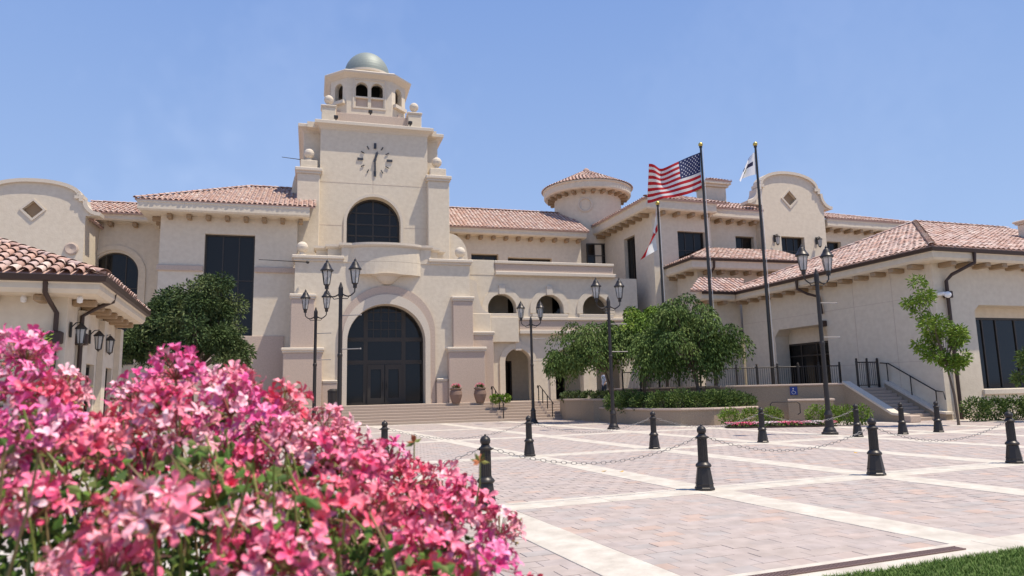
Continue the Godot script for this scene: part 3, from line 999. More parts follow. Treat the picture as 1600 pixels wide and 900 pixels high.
func turret() -> void:
	var o := thing("round_turret", "round cream turret with conical tile roof rising between the two wings", "turret", Vector3(6.78, -.06, -60), 18)
	o.scale = Vector3.ONE * 1.034
	var b := MB.new()
	b.lathe([Vector2(2.8, 0), Vector2(2.8, 17.87)], 48)
	part(o, "wall", b, M.stucco)
	var f := MB.new()
	f.lathe([Vector2(2.7, 17.71), Vector2(3.6, 17.71), Vector2(3.67, 17.81), Vector2(3.67, 18.24), Vector2(3.76, 18.29), Vector2(3.76, 18.39), Vector2(2.4, 18.39)], 48, Vector3.ZERO, false)
	part(o, "fascia", f, M.stucco_pale)
	var tl := MB.new()
	tl.box(Vector3(-.13, -.26, 0), Vector3(.13, 0, .6), .03)
	var tm := tl.mesh()
	for i in 24:
		var t := TAU * i / 24.0
		var nn := Vector3(sin(t), 0, cos(t))
		put(o, "rafter_tail", tm, M.rafter, Transform3D(Basis(Vector3(cos(t), 0, -sin(t)), Vector3.UP, nn), nn * 2.78 + Vector3(0, 17.70, 0)))
	var dk := MB.new()
	dk.lathe([Vector2(3.8, 18.41), Vector2(0, 20.29)], 48)
	part(o, "roof_deck", dk, M.tile_pan)
	var rt := MB.new()
	for j in 8:
		var r := 3.85 - j * .44
		var k := maxi(6, int(TAU * r / .3))
		for i in k:
			var t := TAU * i / k + j * .3
			var nn := Vector3(sin(t), 0, cos(t))
			var s := (Vector3(0, 1.88, 0) - nn * 3.8).normalized()
			var e := Vector3(cos(t), 0, -sin(t))
			rt.ink(tile_inks[rng.randi() % 6])
			barrel(rt, nn * r + Vector3(0, 18.41 + (3.8 - r) * 1.88 / 3.8, 0), e, s.cross(-e).normalized() if s.cross(-e).y > 0 else s.cross(e).normalized(), s, .46, .115, .085)
	tag(part(o, "roof_tiling", rt, M.tile), "", "", "", "stuff")
	var cp := MB.new()
	cp.lathe([Vector2(.3, 20.23), Vector2(.22, 20.37), Vector2(0, 20.50)], 16)
	part(o, "roof_cap", cp, M.tile_pan)
	var md := MB.new()
	md.lathe([Vector2(.62, 0), Vector2(.62, .1), Vector2(.5, .14), Vector2(.44, .02), Vector2(0, .02)], 24)
	var t := deg_to_rad(-28)
	var nn := Vector3(sin(t), 0, cos(t))
	part(o, "medallion", md, M.trim, Transform3D(Basis(Vector3(cos(t), 0, -sin(t)), nn, Vector3(0, -1, 0)), nn * 2.76 + Vector3(0, 16.53, 0)))
	var tw := deg_to_rad(-10)
	var wd := Vector3(sin(tw), 0, cos(tw))
	window(o, rect(-.95, .95, 10.4, 13.3), 0, [-.3, .35], [12.3], .1, M.bronze, M.glass, Transform3D(Basis(Vector3(cos(tw), 0, -sin(tw)), Vector3.UP, wd), wd * 2.78))

func right_wing() -> void:
	var o := thing("two_storey_wing", "two-storey cream wing behind the flagpoles with second mission gable", "building", Vector3(9.6, -.05, -48.5), 18.5)
	o.scale = Vector3.ONE * 1.032
	var k := 1.022
	# left face
	var tall := rect(-5.3, -3.6, 3.5, 12.95)
	wall(o, "side_wall", rect(-13.0, -1.503, 0, 14.0), [tall], -.5, 0, M.stucco, left_face(1.0))
	window(o, tall, -.35, [-4.45], [6.5, 9.7], .1, M.bronze, M.glass, left_face(1.0))
	var w1 := rect(3.0, 5.25, 10.5, 12.75)
	wall(o, "front_wall", rect(1.0, 5.75, 0, 14.0), [w1], -1.5, -1.0, M.stucco)
	window(o, w1, -1.3, [3.75, 4.5], [11.4], .08, M.bronze, M.glass)
	var w2 := rect(8.95, 10.6, 10.5, 13.0)
	wall(o, "front_wall", rect(5.76, 10.85, 0, 14.2), [w2], -3.1, -2.5, M.stucco)
	window(o, w2, -2.9, [9.8], [11.8], .08, M.bronze, M.glass)
	block(o, "return_wall", Vector3(5.35, 0, -2.497), Vector3(5.755, 13.95, -1.503), M.stucco, 0)
	var w3 := rect(12.35, 14.5, 10.6, 12.95)
	mission_gable(o, 13.4, 3.9, 10.85, 16.6, 15.3, 17.85, -1.55, .6, Vector2(13.42, 15.95), .62, [w3])
	block(o, "return_wall", Vector3(10.851, 0, -6.0), Vector3(11.3, 14.9, -2.153), M.stucco, 0)
	block(o, "return_wall", Vector3(16.15, 0, -6.0), Vector3(16.599, 14.9, -2.153), M.stucco, 0)
	window(o, w3, -1.95, [13.1, 13.8], [11.9], .08, M.bronze, M.glass)
	var w4 := rect(17.2, 18.9, 10.6, 13.0)
	wall(o, "front_wall", rect(16.6, 26.0, 0, 14.2), [w4], -3.1, -2.5, M.stucco)
	window(o, w4, -2.9, [18.0], [11.8], .08, M.bronze, M.glass)
	wall(o, "side_wall", rect(2.503, 13, 0, 14.0), [], -.5, 0, M.stucco, right_face(26.0))
	block(o, "back_wall", Vector3(1.5, 0, -13.4), Vector3(25.5, 14.0, -13.0), M.stucco, 0)
	eave(o, [Vector3(1.0, 0, -13.0), Vector3(1.0, 0, -1.0), Vector3(5.75, 0, -1.0)], .95, 13.98, 14.7, M.stucco_pale, 1.0, .75, .28, .26)
	eave(o, [Vector3(5.75, 0, -2.5), Vector3(10.85, 0, -2.5)], .95, 14.12, 14.8, M.stucco_pale, 1.0, .75, .28, .26)
	eave(o, [Vector3(16.9, 0, -2.5), Vector3(26.0, 0, -2.5), Vector3(26, 0, -13)], .95, 13.95, 14.6, M.stucco_pale, 1.0, .75, .28, .26)
	tile_roof(o, [Vector3(-.05, 14.72, -13.4), Vector3(-.05, 14.72, .05), Vector3(6.6, 17.1, -6.6), Vector3(6.6, 17.1, -7.2)])
	tile_roof(o, [Vector3(-.05, 14.72, .05), Vector3(6.75, 14.72, .05), Vector3(6.75, 17.1, -6.6), Vector3(6.6, 17.1, -6.6)])
	tile_roof(o, [Vector3(6.75, 14.83, -1.5), Vector3(10.9, 14.83, -1.5), Vector3(10.9, 17.1, -7.2), Vector3(6.75, 17.1, -7.2)])
	tile_roof(o, [Vector3(16.9, 14.63, -1.5), Vector3(27.0, 14.63, -1.5), Vector3(20.8, 16.7, -7.2), Vector3(16.9, 16.7, -7.2)])
	tile_roof(o, [Vector3(10.9, 15.0, -2.16), Vector3(16.9, 15.0, -2.16), Vector3(16.9, 17.0, -7.2), Vector3(10.9, 17.0, -7.2)])
	ridge(o, Vector3(-.05, 14.74, .05), Vector3(6.6, 17.1, -6.6))
	ridge(o, Vector3(27.0, 14.65, -1.5), Vector3(20.8, 16.7, -7.2))
	# roof-top vent tower
	block(o, "chimney", Vector3(10.5, 16.0, -9.6), Vector3(12.4, 18.6, -8.0), M.stucco, .03)
	cap(o, 10.5, 12.4, -9.6, -8.0, 18.6, .5, .35, M.stucco_pale)
	tile_roof(o, [Vector3(10.1, 19.12, -7.6), Vector3(12.8, 19.12, -7.6), Vector3(11.45, 19.6, -8.8)])
	for s in [[11.7, "left"], [15.6, "right"]]:
		sconce("wall_lantern", "small dark wall lantern %s of the window under the far right gable" % s[1], o.transform * Vector3(s[0], 12.75, -1.53), 18.5, 1.3)

func lobby() -> void:
	var o := thing("lobby_building", "single-storey cream block with brown gutter in front of the two-storey wing", "building", Vector3(12.08, -.09, -46.5), 16)
	o.scale = Vector3.ONE * 1.057
	wall(o, "front_wall", rect(1.403, 9.0, 0, 9.3), [], -1.4, -.9, M.stucco)
	wall(o, "side_wall", rect(-9.5, -.9, 0, 9.3), [], -.5, 0, M.stucco, left_face(.9))
	eave(o, [Vector3(.9, 0, -9.5), Vector3(.9, 0, -.9), Vector3(9.0, 0, -.9)], .9, 9.2, 9.85, M.stucco_pale, 1.0, .7, .25, .24, true)
	tile_roof(o, [Vector3(-.05, 9.9, -9.5), Vector3(-.05, 9.9, .05), Vector3(3.6, 11.35, -3.6), Vector3(3.6, 11.35, -9.5)])
	tile_roof(o, [Vector3(-.05, 9.9, .05), Vector3(9.2, 9.9, .05), Vector3(9.2, 11.35, -3.6), Vector3(3.6, 11.35, -3.6)])
	ridge(o, Vector3(-.05, 9.92, .05), Vector3(3.6, 11.37, -3.6))
	downpipe(o, [Vector3(1.6, 9.7, 0.05), Vector3(1.6, 9.3, 0.0), Vector3(1.5, 8.8, -.5), Vector3(1.4, 8.3, -.8), Vector3(1.4, 1.4, -.8)], .08)

func right_building() -> void:
	var o := thing("corner_building", "single-storey cream building at right with broad tile roof and brown downpipes", "building", Vector3(19.4, -.115, -32.1), 18.5)
	o.scale = Vector3.ONE * 1.07
	var door := PackedVector2Array([Vector2(-10.4, 1.3), Vector2(-6.4, 1.3), Vector2(-6.4, 4.45), Vector2(-6.75, 4.8), Vector2(-10.05, 4.8), Vector2(-10.4, 4.45)])
	wall(o, "side_wall", rect(-13.2, 0, 0, 6.85), [door], -.9, 0, M.stucco, left_face(0))
	var scr := rect(-10.7, -6.1, 1.3, 4.0)
	for q in [[-13.1, -.1, 5.4, 5.415], [-4.5, -4.485, .3, 6.6], [-2.2, -2.185, .3, 6.6], [-5.9, -.1, 2.6, 2.615]]:
		wall(o, "control_joint", rect(q[0], q[1], q[2], q[3]), [], .002, .008, M.stone, left_face(0))
	window(o, scr, -1.0, [-9.5, -8.3, -7.2], [3.3], .1, M.bronze, M.glass, left_face(0))
	wall(o, "lintel", rect(-10.7, -6.1, 4.003, 4.9), [], -1.2, -.91, M.stucco_pale, left_face(0))
	var wn := PackedVector2Array([Vector2(2.2, 1.35), Vector2(9.0, 1.35), Vector2(9.0, 5.0), Vector2(2.5, 5.0), Vector2(2.2, 4.75)])
	wall(o, "front_wall", rect(.903, 12.0, 0, 6.85), [wn], -.9, 0, M.stucco)
	window(o, rect(2.1, 9.1, 1.3, 4.55), -.98, [2.9, 3.75, 4.6, 5.8, 7.2], [], .1, M.bronze, M.glass)
	wall(o, "lintel", rect(2.1, 9.1, 4.553, 5.1), [], -1.2, -.91, M.stucco_pale)
	block(o, "window_sill", Vector3(2.1, 1.1, -.9), Vector3(9.1, 1.347, .1), M.trim, .03)
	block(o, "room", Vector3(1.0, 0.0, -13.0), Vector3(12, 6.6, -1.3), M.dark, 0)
	eave(o, [Vector3(0, 0, -13.2), Vector3(0, 0, 0), Vector3(12.0, 0, 0)], .85, 6.78, 7.25, M.stucco_pale, .98, .8, .2, .3, true)
	var A := Vector3(-.95, 7.3, .95)
	var L := Vector3(-.95, 7.3, -13.9)
	var ap := Vector3(6.9, 10.55, -6.6)
	tile_roof(o, [L, A, ap], 300)
	tile_roof(o, [A, Vector3(14, 7.3, .95), Vector3(14, 10.55, -6.6), ap], 300)
	tile_roof(o, [Vector3(14, 7.3, -13.9), L, ap, Vector3(14, 10.55, -6.6)])
	ridge(o, A, ap)
	ridge(o, L, ap)
	ridge(o, ap, Vector3(14, 10.55, -6.6))
	downpipe(o, [Vector3(1.45, 7.15, .9), Vector3(1.45, 6.7, .86), Vector3(.75, 6.25, .3), Vector3(.6, 6.0, .13), Vector3(.6, .1, .13)], .075)
	downpipe(o, [Vector3(-.9, 7.15, -7.3), Vector3(-.88, 6.7, -7.3), Vector3(-.5, 6.4, -7.0), Vector3(-.14, 6.2, -6.6), Vector3(-.14, 5.4, -6.5), Vector3(-.14, 5.3, -6.5)], .07)
	# link between this building and the lobby
	wall(o, "link_wall", rect(-3.2, -.003, 0, 6.85), [], -13.9, -13.4, M.stucco)
	eave(o, [Vector3(-3.2, 0, -13.4), Vector3(-.9, 0, -13.4)], .85, 6.78, 7.25, M.stucco_pale, .98, .8, .2, .3, true)
	tile_roof(o, [Vector3(-4.0, 7.3, -12.5), Vector3(-.5, 7.3, -12.5), Vector3(1.2, 8.4, -14.4), Vector3(-2.1, 8.4, -14.4)])
	var cm := MB.new()
	cm.box(Vector3(-.12, 5.2, .0), Vector3(.12, 5.34, .35), .03)
	cm.ball(Vector3(0, 5.2, .42), .14, 12)
	part(o, "security_camera", cm, M.white, Transform3D(Basis.IDENTITY, Vector3(.25, 0.15, 0)))
	block(o, "roof_vent", Vector3(10.0, 8.4, -3.2), Vector3(12.5, 9.75, -1.2), M.stucco_pale, .05)
	cap(o, 10.0, 12.5, -3.2, -1.2, 9.75, .2, .15, M.trim)

# ------------------------------------------------------------------ plaza
var PZ := Vector3(3.08, 0, -11.89)
const PA := 21.7
const CX := 3.79
const CZ := 7.36
const BW := 0.62

func plaza() -> void:
	var g := MB.new()
	g.quad(Vector3(-400, 0, 200), Vector3(400, 0, 200), Vector3(400, 0, -500), Vector3(-400, 0, -500))
	tag(part(self, "ground", g, M.joint, Transform3D(Basis.IDENTITY, Vector3(0, -.03, 0))), "", "", "", "structure")
	var o := Node3D.new()
	o.name = "plaza"
	add_child(o)
	o.position = PZ
	o.rotation.y = deg_to_rad(PA)
	tag(o, "wide plaza of pinkish pavers divided by pale concrete bands", "", "", "structure")
	var sand := MB.new()
	sand.quad(Vector3(-5 * CX, -.005, 4.98), Vector3(8 * CX, -.005, 4.98), Vector3(8 * CX, -.005, -5 * CZ), Vector3(-5 * CX, -.005, -5 * CZ))
	part(o, "joint_sand", sand, M.joint)
	# concrete bands, cut into slabs
	var zs := []
	var z := 4.7
	var slab_m := MB.new()
	slab_m.box(Vector3(-.5, -.03, -.5), Vector3(.5, .006, .5), 0)
	for k in range(-5, 1):
		var zc := k * CZ
		for i in range(-8, 14):
			var b := MB.new()
			b.box(Vector3(i * CX / 2 + .004, -.03, zc - BW / 2), Vector3((i + 1) * CX / 2 - .004, .006 + rng.randf_range(-.001, .001), zc + BW / 2), .004)
			part(o, "paving_band", b, M.band)
	for i in range(-4, 8):
		for k in range(-5, 1):
			var z0 := k * CZ + BW / 2 + .004
			var z1 := (k + 1) * CZ - BW / 2 - .004
			var cut := 3
			if k == 0:
				z1 = 4.5
				cut = 2
			for q in cut:
				var b := MB.new()
				b.box(Vector3(i * CX - BW / 2, -.03, lerpf(z0, z1, q / float(cut)) + .003), Vector3(i * CX + BW / 2, .006 + rng.randf_range(-.001, .001), lerpf(z0, z1, (q + 1) / float(cut)) - .003), .004)
				part(o, "paving_band", b, M.band)
	for i in range(-5, 8):
		var b := MB.new()
		b.box(Vector3(i * CX + .004, -.03, 4.504), Vector3((i + 1) * CX - .004, .006, 4.98), .004)
		part(o, "border_slab", b, M.band)
	# pavers
	var inks := [Color(.485, .41, .375), Color(.47, .40, .37), Color(.495, .42, .385), Color(.46, .395, .365), Color(.485, .41, .37), Color(.45, .40, .38), Color(.505, .415, .37), Color(.53, .405, .345)]
	var odds := [0, 0, 0, 1, 1, 1, 2, 2, 2, 3, 3, 4, 4, 4, 5, 5, 6, 6, 7]
	var pw := (CX - BW - .016) / 10.0
	var spots := []
	for i in range(-4, 8):
		for k in range(-5, 1):
			var x0 := i * CX + BW / 2 + .008
			var z0 := k * CZ + BW / 2 + .008
			var span := CZ - BW - .016
			var rows := 32
			if k == 0:
				span = 4.5 - BW / 2 - .016
				rows = 20
			var ph := span / rows
			for r in rows:
				var half := r % 2 == 1
				var n := 11 if half else 10
				for q in n:
					var xa := x0 + q * pw - (pw / 2 if half else 0.0)
					var xb := xa + pw
					xa = maxf(xa, x0)
					xb = minf(xb, x0 + pw * 10)
					spots.append([Vector3((xa + xb) / 2, 0, z0 + (r + .5) * ph), xb - xa - .005, ph - .005, odds[rng.randi() % odds.size()]])
	var xf := o.transform
	for s in spots:
		var w: Vector3 = xf * s[0]
		var az := w.x / -w.z
		s.append(w.length() if w.z < 0 and az > .04 and az < .74 else 1e6 + w.length())
	spots.sort_custom(func(l, r): return l[4] < r[4])
	var shared := {}
	var mass := MB.new()
	for i in spots.size():
		var s = spots[i]
		var lift := rng.randf_range(-.002, .0025)
		if i < 300:
			var key := "%d_%.3f_%.3f" % [s[3], s[1], s[2]]
			if not shared.has(key):
				var b := MB.new()
				b.ink(inks[s[3]])
				b.box(Vector3(-s[1] / 2, -.025, -s[2] / 2), Vector3(s[1] / 2, .001, s[2] / 2), .003)
				shared[key] = b.mesh()
			put(o, "paver", shared[key], M.paver, Transform3D(Basis.IDENTITY, s[0] + Vector3(0, lift, 0)))
		else:
			mass.ink(inks[s[3]])
			var c: Vector3 = s[0]
			var hx: float = s[1] / 2
			var hz: float = s[2] / 2
			var y: float = lift + .001
			var q := [c + Vector3(-hx + .004, y, hz - .004), c + Vector3(hx - .004, y, hz - .004), c + Vector3(hx - .004, y, -hz + .004), c + Vector3(-hx + .004, y, -hz + .004)]
			var d := [c + Vector3(-hx, y - .02, hz), c + Vector3(hx, y - .02, hz), c + Vector3(hx, y - .02, -hz), c + Vector3(-hx, y - .02, -hz)]
			mass.quad(q[0], q[1], q[2], q[3])
			for e in 4:
				mass.quad(d[e], d[(e + 1) % 4], q[(e + 1) % 4], q[e])
	tag(part(o, "paver_field", mass, M.paver), "", "", "", "stuff")
	# drain grates along the edge of the lawn
	var names := ["long rusty drain grate beside the lawn edge", "short end of a second rusty drain grate at the right edge"]
	var spans := [[-6.6, -.42], [1.35, 6.0]]
	for i in 2:
		var dn := thing("drain_grate", names[i], "drain grate", xf * Vector3(0, .008, 4.7), PA, "drain grates along the lawn")
		var f := MB.new()
		var a: float = spans[i][0]
		var e: float = spans[i][1]
		f.box(Vector3(a, 0, -.062), Vector3(e, .012, -.05))
		f.box(Vector3(a, 0, .05), Vector3(e, .012, .062))
		part(dn, "frame", f, M.grate)
		var bk := MB.new()
		bk.box(Vector3(a, -.001, -.05), Vector3(e, .002, .05))
		part(dn, "channel", bk, M.dark)
		var br := MB.new()
		var x := a
		while x < e:
			br.box(Vector3(x, .003, -.049), Vector3(x + .02, .011, .049))
			x += .034
		tag(part(dn, "grate_bars", br, M.grate), "", "", "", "stuff")
	# lawn with its kerb
	var lw := MB.new()
	lw.quad(Vector3(-14, .012, 30), Vector3(30, .012, 30), Vector3(30, .012, 5.0), Vector3(-14, .012, 5.0))
	tag(part(self, "lawn_ground", lw, M.lawn_soil, xf), "", "", "", "structure")
	var tuft := MB.new()
	for i in 7:
		tuft.ink([Color(.11, .19, .04), Color(.14, .225, .05), Color(.085, .15, .03), Color(.18, .24, .07)][i % 4])
		var t := TAU * i / 7.0 + rng.randf()
		var d := Vector3(cos(t), 0, sin(t))
		var p := d * rng.randf_range(0.0, .02)
		var h := rng.randf_range(.03, .055)
		var s := Vector3(-d.z, 0, d.x) * .0025
		var mid := p + Vector3(0, h * .6, 0) + d * .008
		tuft.quad(p - s, p + s, mid + s * .8, mid - s * .8)
		tuft.tri(mid - s * .8, mid + s * .8, p + Vector3(0, h, 0) + d * .025)
	var mm := MultiMesh.new()
	mm.transform_format = MultiMesh.TRANSFORM_3D
	mm.mesh = tuft.mesh()
	mm.instance_count = 26000
	for i in 26000:
		var p := Vector3(rng.randf_range(-3.6, 7.0), .012, 5.02 + 2.9 * pow(rng.randf(), 1.3))
		mm.set_instance_transform(i, Transform3D(Basis(Vector3.UP, rng.randf() * TAU).scaled(Vector3.ONE * rng.randf_range(.6, 1.25)), p))
	var mi := MultiMeshInstance3D.new()
	mi.multimesh = mm
	mi.name = "lawn_grass"
	mi.material_override = M.leaf
	mi.transform = xf
	add_child(mi)
	tag(mi, "short mown green grass in the bottom right corner", "grass", "", "stuff")
	# a few fallen leaves
	var lf := [[935, "yellow fallen leaf on the pale band"], [962, "orange fallen leaf just right of the yellow one"], [1352, "small fallen leaf behind the right bollard"]]
	var at := [Vector3(1.75, .012, -14.9), Vector3(2.1, .012, -14.7), Vector3(8.35, .012, -17.6)]
	for i in 3:
		var b := MB.new()
		b.leaf(Vector3.ZERO, Vector3(.8, .12, .5).normalized(), Vector3(-.5, .1, .8).normalized(), .13, .045)
		tag(part(self, "fallen_leaf", b, M.orange, Transform3D(Basis(Vector3.UP, i * 1.3), at[i])), lf[i][1], "leaf", "fallen leaves on the plaza")

func entrance_steps() -> void:
	var o := thing("entrance_steps", "broad low stone steps rising to the arched entrance", "steps", Vector3(-8.05, 0, -44.18), 16)
	for i in 7:
		var b := MB.new()
		var y := 1.1 * i / 7.0
		b.box(Vector3(-9.0, y - (.02 if i == 0 else 0.0), -.9), Vector3(10.6, 1.1 * (i + 1) / 7.0 - .003, 4.35 - i * .36), .015)
		part(o, "step", b, M.step)
	var c := [Vector3(-.9, 0, 0)]
	# handrails on slim posts
	for r in [[6.5, "left"], [9.55, "right"]]:
		var h := thing("handrail", "dark metal handrail on the steps, %s" % ("beside the pots" if r[1] == "left" else "next to the planter wall"), "handrail", Vector3(-8.05, 0, -44.18), 16, "handrails on the entrance steps")
		var b := MB.new()
		b.tube([Vector3(r[0], .95, 4.3), Vector3(r[0], 1.05, 4.1), Vector3(r[0], 2.05, 1.75), Vector3(r[0], 2.05, 1.3), Vector3(r[0], 1.9, 1.25)], .03, .03, 8)
		part(h, "rail", b, M.iron)
		for q in [[4.1, 0.0], [3.2, .3], [2.3, .8], [1.5, 1.1]]:
			var p := MB.new()
			var top: float = 1.05 + (4.1 - q[0]) * .4255
			p.tube([Vector3(r[0], q[1], q[0]), Vector3(r[0], minf(top, 2.05), q[0])], .035, .035, 8)
			part(h, "post", p, M.iron)

func urn(label: String, at: Vector3) -> void:
	var o := thing("flower_urn", label, "flower pot", at, 0, "urns beside the entrance")
	var b := MB.new()
	o.scale = Vector3.ONE * .85
	b.lathe([Vector2(0, 0), Vector2(.27, 0), Vector2(.3, .06), Vector2(.4, .35), Vector2(.46, .6), Vector2(.42, .82), Vector2(.36, .92), Vector2(.44, .98), Vector2(.44, 1.05), Vector2(.36, 1.05), Vector2(.34, .95), Vector2(0, .95)], 24)
	part(o, "pot", b, M.clay_pot)
	var lf := MB.new()
	for i in 260:
		var d := Vector3(rng.randf_range(-1, 1), rng.randf_range(.0, 1), rng.randf_range(-1, 1)).normalized()
		lf.ink([Color(.06, .12, .03), Color(.09, .15, .04)][i % 2])
		lf.leaf(Vector3(0, 1.0, 0) + d * Vector3(.34, .3, .34) * rng.randf_range(.5, 1.0), d, d.cross(Vector3(.3, .8, .1)).normalized(), .09, .04)
	part(o, "foliage", lf, M.leaf)
	var fl := MB.new()
	for i in 150:
		var d := Vector3(rng.randf_range(-1, 1), rng.randf_range(.1, 1), rng.randf_range(-1, 1)).normalized()
		fl.ink([Color(.62, .08, .16), Color(.7, .18, .3)][i % 2])
		fl.leaf(Vector3(0, 1.05, 0) + d * Vector3(.36, .34, .36), d, d.cross(Vector3(.3, .8, .1)).normalized(), .06, .035)
	part(o, "blossom", fl, M.petal)

func bollard_proto() -> Node3D:
	var o := thing("bollard", "", "bollard", Vector3.ZERO, 0, "dark iron bollards linked by chains")
	var b := MB.new()
	b.lathe([Vector2(0, 0), Vector2(.165, 0), Vector2(.165, .035), Vector2(.15, .05), Vector2(.146, .09), Vector2(.152, .1), Vector2(.145, .12), Vector2(.112, .34), Vector2(.108, .36)], 8, Vector3.ZERO, false)
	part(o, "base", b, M.iron)
	var c := MB.new()
	c.lathe([Vector2(.105, .355), Vector2(.125, .37), Vector2(.13, .39), Vector2(.12, .41), Vector2(.09, .44), Vector2(.085, .46)], 20)
	part(o, "collar", c, M.iron)
	var s := MB.new()
	var pr := []
	# fluted shaft
	var seg := 32
	for j in 2:
		pr.append(.455 if j == 0 else .82)
	for i in seg:
		var r0 := .083 if i % 2 == 0 else .074
		var r1 := .074 if i % 2 == 0 else .083
		var a0 := TAU * i / seg
		var a1 := TAU * (i + 1) / seg
		var p0 := Vector3(cos(a0) * r0, 0, -sin(a0) * r0)
		var p1 := Vector3(cos(a1) * r1, 0, -sin(a1) * r1)
		s.quad(p0 + Vector3(0, .455, 0), p1 + Vector3(0, .455, 0), p1 * .95 + Vector3(0, .82, 0), p0 * .95 + Vector3(0, .82, 0))
	part(o, "shaft", s, M.iron)
	var h := MB.new()
	h.lathe([Vector2(.075, .815), Vector2(.098, .825), Vector2(.1, .855), Vector2(.07, .875), Vector2(.06, .9)], 20)
	h.tube([Vector3(-.125, .84, 0), Vector3(.125, .84, 0)], .014, .014, 6)
	part(o, "neck", h, M.iron)
	var k := MB.new()
	k.ball(Vector3(0, .955, 0), .078, 18)
	k.ball(Vector3(0, 1.035, 0), .018, 8)
	part(o, "ball_cap", k, M.iron)
	return o

func chain(a: Vector3, e: Vector3, sag: float, label: String) -> void:
	var o := thing("chain", label, "chain", a, 0, "chains slung between bollards")
	var b := MB.new()
	var d := e - a
	var k := int(d.length() / .085)
	for i in k:
		var t := (i + .5) / k
		var p := d * t - Vector3(0, sag * 4 * t * (1 - t), 0)
		var s := (d + Vector3(0, -sag * 4 * (1 - 2 * t), 0)).normalized()
		var sd := s.cross(Vector3.UP).normalized()
		if i % 2 == 1:
			sd = s.cross(sd)
		var pts := []
		for q in 7:
			var u := TAU * q / 6.0
			pts.append(p + s * cos(u) * .055 + sd * sin(u) * .024)
		b.tube(pts, .0048, .0048, 4)
	tag(part(o, "chain_links", b, M.chain), "", "", "", "stuff")

func bollards() -> void:
	var at := func(x: float, z: float) -> Vector3: return PZ + Vector3(x, 0, 0).rotated(Vector3.UP, deg_to_rad(PA)) + Vector3(0, 0, z).rotated(Vector3.UP, deg_to_rad(PA))
	var list := [
		[-CX, 0.0, "dark iron bollard whose foot is hidden by the pink geraniums"],
		[0.0, 0.0, "large dark iron bollard standing where two pale bands cross, centre right"],
		[CX, 0.0, "dark iron bollard in the near row, right of the largest central one"],
		[CX * 2, 0.0, "dark iron bollard cut by the right edge of the photo"],
		[-CX * 2, 0.0, ""],
		[-CX, -CZ, "dark iron bollard mostly hidden behind the geraniums near the steps"],
		[0.0, -CZ, "dark iron bollard directly in front of the middle double lamp post"],
		[CX, -CZ, "dark iron bollard in front of the curved planter wall"],
		[CX * 2, -CZ, "dark iron bollard before the small pink flower bed"],
		[CX * 3, -CZ, "dark iron bollard right of the tall lamp post by the ramp"],
		[13.35, -CZ, "dark iron bollard in front of the side stairs"],
		[15.0, -CZ, "dark iron bollard at the foot of the young slender tree"],
	]
	var proto := bollard_proto()
	var first := true
	for q in list:
		if q[2] == "":
			continue
		var p: Vector3 = at.call(q[0], q[1])
		p.y = .007
		if first:
			proto.position = p
			proto.rotation.y = deg_to_rad(PA)
			proto.set_meta("label", q[2])
			first = false
		else:
			var bo := copy_of(proto, "bollard", q[2], p, PA + rng.randf_range(-8, 8))
			bo.rotation.x = rng.randf_range(-.008, .008)
			bo.rotation.z = rng.randf_range(-.008, .008)
	var y := Vector3(0, .845, 0)
	var near := [-CX * 1.9, -CX, 0.0, CX, CX * 2]
	var nl := ["chain running from the geraniums to the bollard beside them", "sagging chain between the geranium bollard and the central bollard", "sagging chain between the central bollard and the next one right", "sagging chain in the near row reaching the right edge"]
	for i in range(0, 4):
		chain(at.call(near[i] + .11, 0.0) + y, at.call(near[i + 1] - .11, 0.0) + y, .30, nl[i])
	var mid := [-CX, 0.0, CX, CX * 2, CX * 3]
	var ml := ["far-row chain ending at the bollard before the middle lamp post", "far-row chain between the middle lamp post and the planter bollard", "far-row chain between the planter bollard and the flower bed bollard", "far-row chain between the flower bed bollard and the one by the ramp"]
	for i in 4:
		chain(at.call(mid[i] + .11, -CZ) + y, at.call(mid[i + 1] - .11, -CZ) + y, .30, ml[i])

